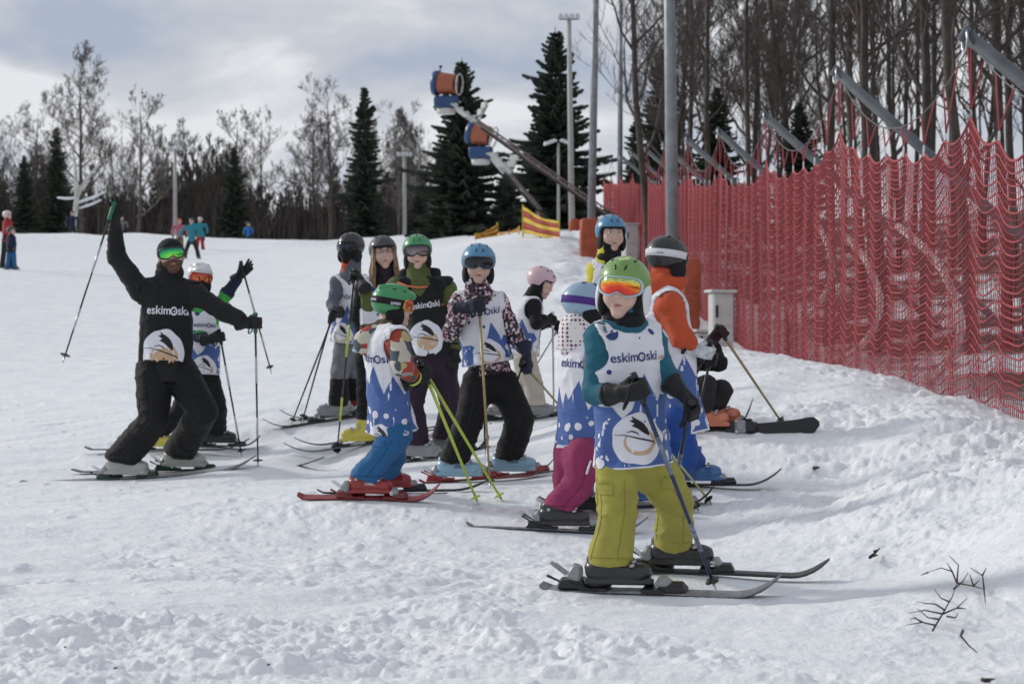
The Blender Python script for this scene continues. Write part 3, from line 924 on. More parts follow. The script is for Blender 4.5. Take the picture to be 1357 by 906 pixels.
# ------------------------------------------------------------------ ski
def make_ski(tail, tip, w, top, base, label, binding_at=None, yaw_up=None, bmat=None, group='skis worn by the skiers', lift=.09, toem=None):
    tail = np.asarray(tail, float); tip = np.asarray(tip, float)
    mid = (tail + tip) / 2
    d = tip - tail; Ln = float(np.linalg.norm(d)); f = d / Ln
    up = np.array([0, 0, 1.0]) if yaw_up is None else np.asarray(yaw_up, float)
    up = nrm(up - f * up.dot(f)); r = np.cross(f, up)
    R = np.stack([r, f, up], 1)
    t = thing('ski', label, 'ski', tuple(tail), group)
    n = 26; th = .013
    V = []; Fc = []; mi = []
    for i in range(n + 1):
        k = i / n
        y = k * Ln
        side = w * (.92 - .34 * math.sin(PI * min(1, max(0, (k - .06) / .84))) + .12 * k)
        if k > .93: side *= math.sqrt(max(.03, 1 - ((k - .93) / .072)**2))
        if k < .03: side *= .7 + 10 * k
        z = .0
        if k > .80: z += lift * ((k - .80) / .20)**2
        if k < .05: z += .02 * ((.05 - k) / .05)**2
        tk = th * (1 - .45 * abs(2 * k - 1))
        a = side / 2
        V += [(-a, y, z), (-a, y, z + tk * .5), (-a * .88, y, z + tk), (a * .88, y, z + tk), (a, y, z + tk * .5), (a, y, z)]
    for i in range(n):
        for k in range(6):
            k2 = (k + 1) % 6
            Fc.append((i*6+k, i*6+6+k, i*6+6+k2, i*6+k2)); mi.append(0 if k in (1, 2, 3) else 1)
    Fc.append((5, 4, 3, 2, 1, 0)); mi.append(1); Fc.append(tuple(n*6 + k for k in range(6))); mi.append(1)
    V = np.array(V) @ R.T
    obj('ski_board', new_mesh('ski_board', V, Fc, [top, base], False, mi), t)
    if binding_at is not None:
        s0 = float((np.asarray(binding_at) - tail).dot(f)); sc = w / .085
        bm_ = bmat or BLACKP
        def place(mb, name): 
            vv = np.array(mb.v) * 1.0; vv[:, 1] += s0
            mb.v = [tuple(p) for p in (vv @ R.T)]
            return mb.build(name, [bm_, GREYP, toem or WHITEP], t)
        m = MB(); m.box((0, .205*sc, .028), (.062*sc, .10*sc, .034), None, 0, .8, .008); m.box((0, .175*sc, .052), (.066*sc, .05*sc, .030), None, 1, .7, .008)
        m.box((0, .145*sc, .018), (.074*sc, .08*sc, .016), None, 0, 1, .004); m.tube([(-.03*sc, .16*sc, .045), (.03*sc, .16*sc, .045)], .012, 6, 2); place(m, 'toe_binding')
        m = MB(); m.box((0, -.135*sc, .030), (.060*sc, .11*sc, .036), None, 0, .85, .008); m.box((0, -.125*sc, .075), (.050*sc, .055*sc, .06), np.array([[1, 0, 0], [0, .94, .34], [0, -.34, .94]]), 1, .7, .01)
        m.box((0, -.175*sc, .085), (.030*sc, .085*sc, .012), np.array([[1, 0, 0], [0, .8, .6], [0, -.6, .8]]), 2, .7, .004); m.box((0, -.06*sc, .017), (.070*sc, .10*sc, .012), None, 0, 1, .004); place(m, 'heel_binding')
        m = MB()
        for s in (-1, 1): m.tube([(s*.045*sc, -.05*sc, .02), (s*.052*sc, -.16*sc, .05), (s*.052*sc, -.21*sc, .075)], [.004, .004, .006], 5)
        place(m, 'ski_brake')
    SKI_LINES.append((tail, tip))
    return t

# ------------------------------------------------------------------ ski pole
def make_pole(top, tip, label, shaft, grip=None, basket=None, r=.0075, s=1.0, stripe=None, group='ski poles held by the skiers', strap=True):
    top = np.asarray(top, float); tip = np.asarray(tip, float)
    t = thing('ski_pole', label, 'ski pole', tuple(tip), group)
    v = top - tip; Ln = np.linalg.norm(v); a = v / Ln
    P = lambda q: a * q
    grip = grip or BLACKP; basket = basket or BLACKP
    m = MB(); m.tube([P(.05), P(Ln*.5), P(Ln - .08)], [r*.72, r*.95, r*1.05], 8, 0)
    if stripe: m.tube([P(Ln*.55), P(Ln*.72)], r*1.14, 8, 1); m.tube([P(Ln*.20), P(Ln*.33)], r*1.06, 8, 1)
    m.build('shaft', [shaft, stripe or shaft], t, True)
    m = MB(); m.tube([P(Ln - .15*s), P(Ln - .14*s), P(Ln - .10*s), P(Ln - .06*s), P(Ln - .025*s), P(Ln - .02*s), P(Ln)], [.011*s, .0155*s, .0145*s, .016*s, .0145*s, .020*s, .017*s], 10); m.build('grip', grip, t, True)
    m = MB(); m.tube([P(0), P(.05)], [.003, r*.8], 6); m.build('tip', STEEL, t, True)
    u = nrm(np.cross(a, (0.3, 1, 0.1))); w = np.cross(a, u)
    m = MB(); n = 12; V = [P(.075), P(.055)]
    for k in range(n):
        an = 2*PI*k/n; rr = (.036 if k % 3 else .027) * s
        V.append(P(.058) + rr * (math.cos(an)*u + math.sin(an)*w)); 
    for k in range(n):
        an = 2*PI*k/n; rr = (.036 if k % 3 else .027) * s
        V.append(P(.064) + rr * (math.cos(an)*u + math.sin(an)*w))
    Fc = []
    for k in range(n):
        k2 = (k+1) % n; Fc += [(1, 2+k2, 2+k), (0, 2+n+k, 2+n+k2), (2+k, 2+k2, 2+n+k2, 2+n+k)]
    m.add(V, Fc); m.build('basket', basket, t)
    if strap:
        m = MB(); pts = []
        for k in range(9):
            q = k / 8; pts.append(P(Ln - .02*s) + u * .05*s * math.sin(PI*q) + np.array([0, 0, -.13*s*math.sin(PI*q*.9)]) + w * .02 * math.sin(2*PI*q))
        m.tube(pts, .005, 4); m.build('strap', BLACK, t)
    return t
# ------------------------------------------------------------------ a dressed person
def bib_shapes(k, h, back=True, dark=False, lift=1.0, fx=0.0, text_v=0.335, text_w=0.20, back_v=0.40, bx=0.0, emb_v=.04, emb_u=0.0, back_w=.24, mt=True, seed=0, emb_s=1.0):
    S = []
    half = math.pi * .125
    rnd = random.Random(5 + seed)
    if not dark and mt:
        top = [(-.42, .15), (-.36, .19), (-.31, .25), (-.26, .14), (-.21, .21), (-.155, .13), (-.10, .165), (-.06, .12), (-.015, .15), (.05, .285), (.105, .17), (.125, .20), (.155, .15), (.20, .235), (.26, .13), (.31, .22), (.345, .15), (.38, .20), (.42, .15)]
        S.append((*poly([(u*k, (v*lift if abs(u) < .14 else v*max(lift, 1.3))*k) for u, v in top] + [(.42*k, -.16*k), (-.42*k, -.16*k)]), 0, .0015))
        for u, v in ((.05, .285 * lift), (-.31, .25 * max(lift, 1.3)), (.31, .22 * max(lift, 1.3))):
            S.append((*stroke([((u+.045)*k, (v-.105)*k), ((u+.058)*k, (v-.045)*k)], .006*k, .010*k), 2, .0022))
        put = []
        for i in range(200):
            u = rnd.uniform(-.41, .41); v = rnd.uniform(-.05, .13); r = rnd.choice([.009, .011, .014, .020])
            if abs(u - emb_u) < .125 and v < .14: continue
            if any(math.hypot(u - a, v - b) < .058 for a, b in put): continue
            put.append((u, v)); S.append((*disc(u*k, v*k, r*k), 2, .0023))
        for u in (-.25, .25): S.append((*disc(u*k, -.03*k, .055*k, .048*k), 2, .0021))
        for u, v, r in ((-.005, .262, .0095), (-.075, .44, .021), (-.095, .30, .009), (.12, .44, .012)):
            S.append((*disc(u*k, v*k, r*k), 1, .0018))
    def lettering(uc, v, w, m1, com):
        V, Fc = text_shape('eskim', 1, .012); V2, F2 = text_shape('ski', 1, .012)
        wa = V[:, 0].max(); wb = V2[:, 0].max(); gap = .62
        tot = wa + gap + wb + (1.15 if com else 0.0)
        s = w * k / (wa + gap + wb); x0 = uc*k - (wa + gap + wb) * s / 2
        S.append((V * s + (x0, v*k), Fc, m1, .0022))
        ring = []; n = 24; c = np.array([x0 + (wa + gap*.53) * s, v*k + .28*s]); 
        for i in range(n): a = 2*PI*i/n; ring += [(c[0] + .34*s*math.cos(a), c[1] + .36*s*math.sin(a)), (c[0] + .22*s*math.cos(a), c[1] + .22*s*math.sin(a))]
        S.append((np.array(ring), [(2*i, (2*i+2) % (2*n), (2*i+3) % (2*n), 2*i+1) for i in range(n)], m1, .0022))
        S.append((*disc(c[0] + .05*s, c[1] - .02*s, .09*s, .07*s), 4 if not dark else 2, .0024))
        S.append((V2 * s + (x0 + (wa + gap + .06) * s, v*k), F2, m1, .0022))
        if com:
            V3, F3 = text_shape('.com', 1, .008); q = s * com
            S.append((V3 * q + (x0 + (wa + gap + wb + .16) * s, v*k), F3, 3, .0022))
    def emblem(u0, v0, q):
        c = lambda u, v: ((u0 + u*q)*k, (v0 + v*q)*k)
        a = c(0, 0); S.append((*disc(a[0], a[1], .108*q*k, .098*q*k, 60, .025, 1), 2, .0026))
        pts = [c(.060*math.cos(t) + .006, .046*math.sin(t) - .010) for t in np.linspace(2.6, 2.6 + PI*1.62, 20)]
        S.append((*stroke(pts, .013*q*k, .021*q*k), 4, .0032))
        if dark: a = c(.004, -.014); S.append((*disc(a[0], a[1], .05*q*k, .034*q*k), 4, .0029))
        S.append((*stroke([c(-.10, .018), c(-.055, .016), c(-.02, .008), (c(.03, -.006)), c(.066, -.016), c(.072, -.026)], .0032*q*k, .008*q*k), 5, .0036))
        S.append((*poly([c(-.020, .088), c(-.014, .074), c(-.030, .070), c(-.008, .058), c(-.022, .050), c(.004, .038), c(.030, .018), c(.046, .008), c(.052, .016), c(.048, .036), c(.034, .056), c(.014, .070), c(-.004, .078)]), 5, .0040))
        S.append((*stroke([c(-.046, .026), c(-.022, .030), c(.0, .022), c(.006, .012)], .005*q*k), 5, .0036))
    lettering(fx, text_v, text_w, 2 if dark else 1, .55)
    emblem(emb_u, emb_v, 1.2 if dark else emb_s)
    if back:
        lettering(half + bx, back_v, back_w, 2 if dark else 1, .8)
        emblem(half + bx + .02 + half * 0, -.04, .7)
    return S

def person(label, Y, J, m=.72, g=1.0, lg=1.0, tyaw=0, head=(0, 0, 0), hs=None, jacket=BLACK, trousers=BLACK, bib=None, bibdark=False, bibkw=None,
           helmet=None, hel_kind='ribbed', beanie=None, goggles=None, strap=None, boots=BLACKP, boot_yaw=(85, 85), gloves=('grip', 'grip'), glove_mat=GLOVE,
           poles=(None, None), pole_style=None, warm=BLACK, h=.011, hem=.10, bibhem=.05, skis=None, ski_style=None, face=True, eyes=False,
           cat='person', paint=None, collar=0.0, group='ski class waiting on the slope', hood=None, far=False, palm=((0, -1, 0), (0, -1, 0)), pants_low=None, mask=False, tall_boot=False, handdir=(None, None)):
    P = {}
    for k, v in J.items():
        P[k] = at(v[0], v[1], Y + (v[2] if len(v) > 2 else 0.0))
    hs = hs or (.72 + .38 * m)
    bs = .45 + .75 * m
    fwd = frame(tyaw)[:, 1]; rgt = frame(tyaw)[:, 0]
    # feet stand on the snow
    for s in 'RL':
        f = P['ft' + s]; f[2] = h1(f[0], f[1]) + (.035 if not far else 0.0)
    base = (P['ftR'] + P['ftL']) / 2; base[2] = h1(base[0], base[1])
    if 'seat' in J: base = P['seat'].copy()
    root = thing('person', label, cat, tuple(base), group)
    for k in P: P[k] = P[k] - base
    for i, s in enumerate('RL'):
        yw = frame(boot_yaw[i])
        P['an' + s] = P['ft' + s] + np.array([0, 0, (.150 if tall_boot else .088) * bs]) - yw[:, 1] * .012
    nk, pv = P['neck'], P['pelvis']
    top = (P['shR'] + P['shL']) / 2
    ax = nrm(top - pv)
    k = m / .72
    rc, rw, rh, rs = .172*m*g, .160*m*g, .182*m*g, .078*m*g
    ua0, ua1, fa1 = .074*m*g, .064*m*g, .056*m*g
    chest = top - ax * .075 * m
    hemp = pv - ax * hem * m - np.array([0, 0, .0])
    fold = 0 if far else .0020
    def creases(Q, o, f=12.0, st=(1, 1, 2.0)):
        q = Q * np.array(st, np.float32)
        a = n3(q, f, ph + o) + .45 * n3(q, f * 2.1, ph + o + 5)
        return np.clip(1 - np.abs(a) * 5.0, 0, 1)**1.5
    ph = (len(label) * 7.3) % 50
    def torso(Q, add=0.0):
        d = cone(Q, chest, pv, rc + add, rw + add, fwd, .76)
        d = smin(d, cone(Q, P['shR'], P['shL'], rs + add, rs + add), .06 * m)
        return d
    def jacket_fn(Q):
        d = torso(Q)
        d = smin(d, cone(Q, pv, hemp, rw, rh, fwd, .82), .03)
        for s in 'RL':
            a = np.minimum(cone(Q, P['sh'+s], P['el'+s], ua0, ua1, None, 1, fold, ph), cone(Q, P['el'+s], P['wr'+s] - nrm(P['wr'+s] - P['el'+s]) * .075 * m, ua1, fa1, None, 1, fold * 1.1, ph + 3))
            a = smin(a, ell(Q, P['el'+s], (ua1*1.06,)*3), .02)
            d = smin(d, a, .028 * m / .72)
        d = smin(d, cone(Q, nk - ax*.06*m, nk + ax * (.060 + collar) * m, .104*m, .088*m), .04)
        if not far: d = d + .012 * n3(Q, 7.0, ph) - .0075 * creases(Q, 1., 8.) - .0022 * creases(Q, 2., 22., (1.6, 1.6, 1))
        # hem cut square
        d = np.maximum(d, (Q - hemp) @ (-ax).astype(np.float32) - .004)
        return d
    pts = np.array([P[q] for q in ('shR', 'shL', 'elR', 'elL', 'wrR', 'wrL', 'neck', 'pelvis')] + [hemp])
    V, Fc = sdf_mesh(jacket_fn, pts.min(0) - rh - .02, pts.max(0) + rc*.75, h)
    mats = jacket if isinstance(jacket, (list, tuple)) else [jacket]
    mi = None
    if paint is not None:
        C = V[Fc].mean(1); mi = paint(C, P)
    obj('jacket', new_mesh('jacket', V, Fc, mats, True, mi), root)
    # trousers
    th0, th1, sh1, ah = .124*m*lg, .104*m*lg, .100*m*lg, .114*m*lg
    def trous_fn(Q):
        hp = (P['hipR'] + P['hipL']) / 2
        d = cone(Q, pv + ax*.02, hp, rw*.93, rw*.95, fwd, .80)
        legs = None
        for i, s in enumerate('RL'):
            mid = P['kn'+s]*.45 + P['an'+s]*.55
            a = np.minimum(cone(Q, P['hip'+s], P['kn'+s], th0, th1, None, 1, fold*.8, ph + i), cone(Q, P['kn'+s], P['an'+s], th1*.97, ah, None, 1, fold * 1.2, ph + 5 + i))
            cut = nrm(nrm(P['an'+s] - P['kn'+s]) * .35 + np.array([0, 0, -.65])).astype(np.float32)
            a = np.maximum(a, (Q - P['an'+s]) @ cut - .004)
            legs = a if legs is None else np.minimum(legs, a) if far else smin(legs, a, .012)
        d = smin(d, legs, .035)
        if not far: d = d + .014 * n3(Q, 6.0, ph + 7) - .0085 * creases(Q, 7., 5.5, (1, 1, 2.2)) - .0026 * creases(Q, 8., 13., (1, 1, 1.8))
        return d
    pts = np.array([P[q] for q in ('hipR', 'hipL', 'knR', 'knL', 'anR', 'anL')] + [pv])
    V, Fc = sdf_mesh(trous_fn, pts.min(0) - th0 - .02, pts.max(0) + th0 + .02, h)
    mats = trousers if isinstance(trousers, (list, tuple)) else [trousers]
    mi = pants_low(V[Fc].mean(1), P) if pants_low else None
    tr = obj('trousers', new_mesh('trousers', V, Fc, mats, True, mi), root)
    # bib
    if bib is not None:
        bh = pv - ax * bibhem * m
        hn = half = np.linalg.norm(P['shR'] - P['shL']) / 2
        latv = nrm(P['shR'] - P['shL'])
        def bib_fn(Q):
            ad = .016
            d = torso(Q, ad)
            d = smin(d, cone(Q, pv, bh, rw + ad, rh + ad + .002 * m / .72, fwd, .84), .03)
            d = d + .016 * n3(Q, 6.0, ph + 2) - .0115 * creases(Q, 3., 6.0, (1.5, 1.5, .9)) - .0022 * creases(Q, 4., 22., (1, 1, 1))
            ang = np.arctan2((Q - pv) @ rgt.astype(np.float32), (Q - pv) @ fwd.astype(np.float32))
            low = np.clip(1 - ((Q - bh) @ ax.astype(np.float32)) / (.22 * m), 0, 1)
            d = d - .007 * low * np.sin(ang * 9 + ph)
            for s, sg in (('R', 1), ('L', -1)):
                c = P['sh'+s] + latv * sg * (.015*m) - ax * .015 * m
                hole = smin(cone(Q, c, c + latv*sg*.4, .098*m*g, .12*m), cone(Q, c - ax * .06*m, c - ax*.06*m + latv*sg*.4, .095*m*g, .12*m), .03)
                d = -smin(-d, hole, .008)
            neck = ell(Q, nk + fwd * .02 - ax * .005, (.100*m, .112*m, .085*m), None)
            d = -smin(-d, neck, .008)
            d = np.maximum(d, (Q - bh) @ (-ax).astype(np.float32))
            return d
        pts = np.array([P['shR'], P['shL'], pv, bh, nk])
        V, Fc = sdf_mesh(bib_fn, pts.min(0) - rh - .03, pts.max(0) + rh + .0, h)
        bo = obj('bib', new_mesh('bib', V, Fc, bib), root)
        bvh = BVHTree.FromPolygons([tuple(v) for v in V], [tuple(int(i) for i in f) for f in Fc])
        hh = np.linalg.norm(top - pv)
        kk = dict(bibkw or {})
        wrap_print('bib_print', bib_shapes(k * g, hh, dark=bibdark, **kk), bvh, pv, fwd, ax, .125 * k * g, bo, PRN, .016 * k)
    # head
    Rh = frame(*head); ho = P['head']
    HM4 = mat4(Rh, ho, hs)
    if face or eyes:
        obj('body', HEAD, root, HM4)
        obj('lips', LIPS, root, HM4)
    if eyes:
        for e in EYES: obj('eye', e, root, HM4)
        obj('eyebrows', BROWS, root, HM4)
    if mask:
        def mk(Q): return np.maximum(head_fn(Q) - .006, Q[:, 2] - .004)
        mv, mf = sdf_mesh(mk, (-.12, -.13, -.16), (.12, .13, .02), .006)
        obj('face_mask', hmesh('face_mask', mv, mf, mask), root, HM4)
    ww = Rh @ np.array([0, -.006, -.098]) * hs + ho
    wn_ = nk + ax * .005
    def warm_fn(Q): return cone(Q, wn_, ww, .082*hs, .070*hs, None, 1, 0 if far else .003, ph) + (0 if far else .008 * n3(Q, 18., ph))
    lo = np.minimum(wn_, ww) - .1; hi = np.maximum(wn_, ww) + .1
    V, Fc = sdf_mesh(warm_fn, lo, hi, max(.008, h * .8))
    if warm is not None: obj('neck_warmer', new_mesh('neck_warmer', V, Fc, warm), root)
    if helmet is not None:
        if hel_kind == 'ribbed': obj('helmet', hmesh('helmet', HELV, HELF, helmet), root, HM4)
        else: obj('helmet', hmesh('helmet_plain', HELV2, HELF2, helmet), root, HM4)
        if not far:
            obj('helmet_liner', hmesh('helmet_liner', LINV, LINF, BLACK), root, HM4)
            obj('vents', VENTS[0 if hel_kind == 'ribbed' else 1], root, HM4)['kind'] = 'stuff'
    if beanie is not None: obj('beanie', hmesh('beanie', BEAV, BEAF, beanie), root, HM4)
    if goggles is not None:
        lm, fm = goggles
        le, fr = goggle_meshes(lm, fm)
        go = obj('goggles', fr, root, HM4); obj('lens', le, go)
    st = None
    if strap is not None:
        if beanie is not None: st = obj('goggle_strap', strap_mesh(strap, .090, .110, (0, -.014, .036), .017, .022, .03), root, HM4)
        else: st = obj('goggle_strap', strap_mesh(strap), root, HM4)
    # gloves and poles
    tips = []
    made = {}
    for i, s in enumerate('RL'):
        w = P['wr'+s]; e = P['el'+s]
        kind = gloves[i]
        if kind is None: continue
        d = nrm(w - e) if handdir[i] is None else nrm(handdir[i])
        gs = (.80 + .42 * (m - .72)) * (1.12 if not far else 1.1)
        if poles[i] is not None:
            pl = poles[i]
            tip = at(pl[0], pl[1], Y + pl[2]) - base
            if len(pl) > 3 and pl[3] == 'g': tip[2] = h1(tip[0] + base[0], tip[1] + base[1]) - base[2] - .02
            c = w + d * .07 * gs
            a = nrm(c - tip)
        if kind in ('grip', 'mitten') and poles[i] is not None:
            y = nrm(d - a * d.dot(a)); x = a if s == 'L' else -a; z = np.cross(x, y)
        else:
            z = -nrm(palm[i]); z = nrm(z - d * z.dot(d)); y = d; x = np.cross(y, z)
        Rg = np.stack([x, y, z], 1)
        gm_ = glove_mat[i] if isinstance(glove_mat, (tuple, list)) else glove_mat
        go = obj('glove', glove_mesh(kind, s == 'R', gm_), root, mat4(Rg, w - y * .0, gs))
        if not far: obj('glove_cuff', cuff_mesh(GLOVE if gm_.name == 'white_blue_glove' else gm_), go)
        if poles[i] is not None:
            c = w + (y * .076 - z * .030) * gs if kind != 'open' else w + (y * .055 - z * .035 + x * .015) * gs
            a = nrm(c - tip)
            ps = (pole_style or {})
            made[s] = (c + a * .065 * (1 if m < .9 else 1.15) + base, tip + base)
    for i, s in enumerate('RL'):
        if s in made:
            tp, tip = made[s]
            ps = dict(pole_style or {})
            lb = ps.pop('label')
            lb = lb[i] if isinstance(lb, (tuple, list)) else lb
            make_pole(tp, tip, lb, s=.85 if m < .9 else 1.0, **ps)
    # boots
    if not far:
        bmats = boots if isinstance(boots, (tuple, list)) else (boots, boots)
        for i, s in enumerate('RL'):
            Rb = frame(boot_yaw[i])
            bo = obj('ski_boot', hmesh('tall_ski_boot', BOOTV2, BOOTF2, bmats[i]) if tall_boot else hmesh('ski_boot', BOOTV, BOOTF, bmats[i]), root, mat4(Rb, P['ft'+s] - Rb[:, 1] * .01, bs))
            obj('buckles', BUCK2 if tall_boot else BUCK, bo)['kind'] = 'stuff'
    else:
        for i, s in enumerate('RL'):
            Rb = frame(boot_yaw[i])
            obj('ski_boot', hmesh('ski_boot', BOOTV, BOOTF, boots), root, mat4(Rb, P['ft'+s], bs))
    # skis: (foot, tail pixel, tip pixel, label)
    for sk in (skis or ()):
        s, tail_px, tip_px, lb = sk[:4]
        kw = dict(ski_style or {}); 
        if len(sk) > 4: kw.update(sk[4])
        fp = P['ft'+s] + base
        d = frame(kw.pop('yaw', boot_yaw['RL'.index(s)]))[:, 1][:2]
        def solve(px):
            q = (px - 678.5) / F
            return (fp[0] - q * fp[1]) / (d[0] - q * d[1])
        a = fp[:2] - d * solve(tail_px); b = fp[:2] - d * solve(tip_px)
        dz = kw.pop('dz', (0.02, 0.02))
        A = np.array([a[0], a[1], h1(*a) + dz[0]]); B = np.array([b[0], b[1], h1(*b) + dz[1]])
        # the board must pass right under the boot
        u = np.linalg.norm(fp[:2] - a) / np.linalg.norm(b - a)
        ez = (fp[2] - .030) - (A[2] * (1 - u) + B[2] * u)
        A[2] += ez; B[2] += ez
        make_ski(A, B, kw.pop('w', .075 + .03 * (m - .6)), kw.pop('top', BLACKP), kw.pop('base', BLACKP), lb, binding_at=fp, **kw)
    root['_parts'] = 0; del root['_parts']
    return root, P, base, HM4, st, tr
_bm = M('buckle_metal', (.42, .43, .45), .4, .1, 20, 0, metal=.6)
BUCK = boot_buckles(_bm); BUCK2 = boot_buckles(_bm, True)
def helmet_text(st, s, m_, th0, v, size, parent_scale=1.0):
    """lettering on a goggle strap"""
    me = st.data
    bvh = BVHTree.FromPolygons([tuple(x.co) for x in me.vertices], [tuple(p.vertices) for p in me.polygons])
    V, Fc = text_shape(s, 1, .012)
    sc = size / (V[:, 0].max()); V = V * sc
    V = V - np.array([V[:, 0].max() / 2, 0]) + np.array([0, v]); V[:, 0] += math.radians(th0) * .115
    return wrap_print('strap_lettering', [(V, Fc, 0, .0012)], bvh, (0, -.014, 0), (0, 1, 0), (0, 0, 1), .115, st, [m_], .008, .4)

def seams(tr, P, m, mt, dirs=((0, -1, 0),), legs='RL', pocket=True):
    me = tr.data
    bvh = BVHTree.FromPolygons([tuple(x.co) for x in me.vertices], [tuple(p.vertices) for p in me.polygons])
    mb = MB()
    for s in legs:
        h, k, a = P['hip'+s], P['kn'+s], P['an'+s]
        for dv in dirs:
            dv = nrm(dv); pts = []
            for t in np.linspace(.15, .97, 26):
                c = h + (k - h) * t * 2 if t < .5 else k + (a - k) * (t - .5) * 2
                q = bvh.ray_cast(Vector(c + dv * .5), Vector(-dv))
                if q[0] is not None: pts.append(np.array(q[0]) + dv * .0006)
            if len(pts) > 3: mb.tube(pts, .0019 * m / .72, 4)
        # a hem line round the bottom and a cross seam over the knee
        ax = nrm(k - a)
        for c, rr in ((a + ax * .03 * m, .5),):
            pts = []
            for q in np.linspace(-1.3, 1.3, 14):
                dv = nrm(np.array([math.sin(q), -math.cos(q), 0]))
                hh = bvh.ray_cast(Vector(c + dv * .4), Vector(-dv))
                if hh[0] is not None and (not pts or np.linalg.norm(np.array(hh[0]) - pts[-1]) < .08): pts.append(np.array(hh[0]) + dv * .0006)
            if len(pts) > 3: mb.tube(pts, .0017 * m / .72, 4)
    o = mb.build('seams', mt, tr, True); o['kind'] = 'stuff'
    if pocket:
        for s, sg in zip(legs, (-1, 1)):
            h, k = P['hip'+s], P['kn'+s]; c = h * .52 + k * .48
            w, z = .060 * m / .72, .020 * m / .72
            wrap_print('pocket_flap', [(*poly([(sg*.02 - w, -z), (sg*.02 + w*.4, -z), (sg*.02 + w*.4, z), (sg*.02 - w, z)]), 0, .004)], bvh, c, (sg*.35, -1, 0), (0, 0, 1), .09 * m / .72, tr, [me.materials[0]], .02, .4)
# ------------------------------------------------------------------ the ski class
TEAL = fabric('teal_fabric', (0.018, 0.115, 0.165))
YELLOWG = fabric('mustard_green_fabric', (0.335, 0.305, 0.062))
PINKT = fabric('raspberry_fabric', (0.26, 0.032, 0.100))
BLUET = fabric('blue_fabric', (0.022, 0.115, 0.27))
ROYAL = fabric('royal_blue_fabric', (0.018, 0.065, 0.28))
ORANGE = fabric('orange_fabric', (0.50, 0.080, 0.030))
OLIVE = fabric('olive_fabric', (0.085, 0.105, 0.030))
PLUM = fabric('plum_fabric', (0.026, 0.014, 0.028))
BEIGE = fabric('beige_fabric', (0.46, 0.42, 0.36))
GREYF = fabric('grey_fabric', (0.16, 0.16, 0.17))
NAVYF = fabric('navy_fabric', (0.016, 0.022, 0.055))
GREENF = fabric('green_fabric', (0.055, 0.34, 0.060))
YELF = fabric('yellow_fabric', (0.62, 0.55, 0.06))
FLORAL = pattern_mat('floral_fabric', [(.012, .010, .014), (.62, .58, .60), (.03, .012, .022), (.45, .22, .27), (.014, .012, .016), (.10, .07, .09)], 70)
PATCH = pattern_mat('patchwork_fabric', [(.50, .46, .38), (.32, .045, .03), (.06, .085, .10), (.52, .48, .40), (.45, .38, .16), (.36, .06, .04), (.30, .30, .29)], 17, 'blocks')
DOTS = dot_mat('dotted_hood', (.74, .70, .70), (.17, .05, .09), 46, .36)
FUR = M('fur_trim', (.11, .075, .048), .95, .5, 80, 1.0, 90, .012)
def shell(name, c, r=.32): return M(name, c, r, .05, 6, .05, 80, .0008, coat=.35)
H_LIME = shell('lime_helmet', (.175, .32, .075), .4); H_GREEN = shell('green_helmet', (.035, .25, .085), .4)
H_BLUE = shell('blue_helmet', (.06, .22, .38)); H_LBLUE = shell('pale_blue_helmet', (.27, .38, .50), .4); H_PINK = shell('pink_helmet', (.62, .42, .46), .4)
H_BLACK = shell('black_helmet', (.014, .014, .015), .45); H_GREY = shell('grey_helmet', (.045, .047, .048), .6); H_SILVER = shell('silver_helmet', (.62, .62, .63), .3)
L_RED = lens_mat('red_mirror_lens', [(0.0, (.55, .03, .03)), (.45, (.75, .05, .02)), (.75, (.95, .22, .02)), (.95, (.95, .62, .05)), (1.0, (.5, .6, .2))])
L_GREEN = lens_mat('green_mirror_lens', [(0.0, (.55, .85, .12)), (.5, (.10, .75, .10)), (1.0, (.01, .25, .14))])
L_DARK = lens_mat('dark_lens', [(0.0, (.035, .035, .05)), (1.0, (.012, .012, .018))], .06)
L_ORANGE = lens_mat('orange_lens', [(0.0, (.65, .22, .06)), (1.0, (.45, .06, .03))])
L_GREYM = lens_mat('grey_mirror_lens', [(0.0, (.30, .26, .27)), (1.0, (.10, .08, .09))])
FR_WHITE = M('white_goggle_frame', (.42, .55, .60), .4, .05, 20, 0); FR_BLACK = M('black_goggle_frame', (.012, .012, .014), .4, .05, 20, 0); FR_GREY = M('slate_goggle_frame', (.12, .16, .22), .4, .05, 20, 0); FR_RED = M('red_goggle_frame', (.38, .02, .02), .4, .05, 20, 0)
ST_WHITE = fabric('white_strap', (.66, .66, .68), wrinkle=.1); ST_PURPLE = fabric('purple_strap', (.075, .03, .20), wrinkle=.1); ST_BLACK = fabric('black_strap', (.012, .012, .013), wrinkle=.1)
B_RED = shell('red_boot_shell', (.28, .020, .020)); B_BLUE = shell('pale_blue_boot_shell', (.26, .44, .56)); B_YEL = shell('yellow_boot_shell', (.58, .50, .06)); B_WHITE = shell('white_boot_shell', (.38, .38, .36)); B_DBLUE = shell('blue_boot_shell', (.03, .12, .30)); B_ORG = shell('orange_boot_shell', (.55, .17, .09)); B_GREY = shell('grey_boot_shell', (.22, .22, .23)); B_BLACK = shell('black_boot_shell', (.016, .016, .017), .45)
SK_WHITE = M('white_ski_top', (.62, .58, .58), .4, .25, 14, .1); SK_RED = M('red_ski_top', (.24, .018, .02), .35, .3, 16, .1); SK_DARK = M('dark_ski_top', (.03, .03, .032), .4, .5, 22, .1); SK_GREY = M('grey_ski_top', (.20, .20, .21), .4, .4, 22, .1); SK_BASE = M('ski_base', (.012, .012, .013), .45, .1, 20, 0)
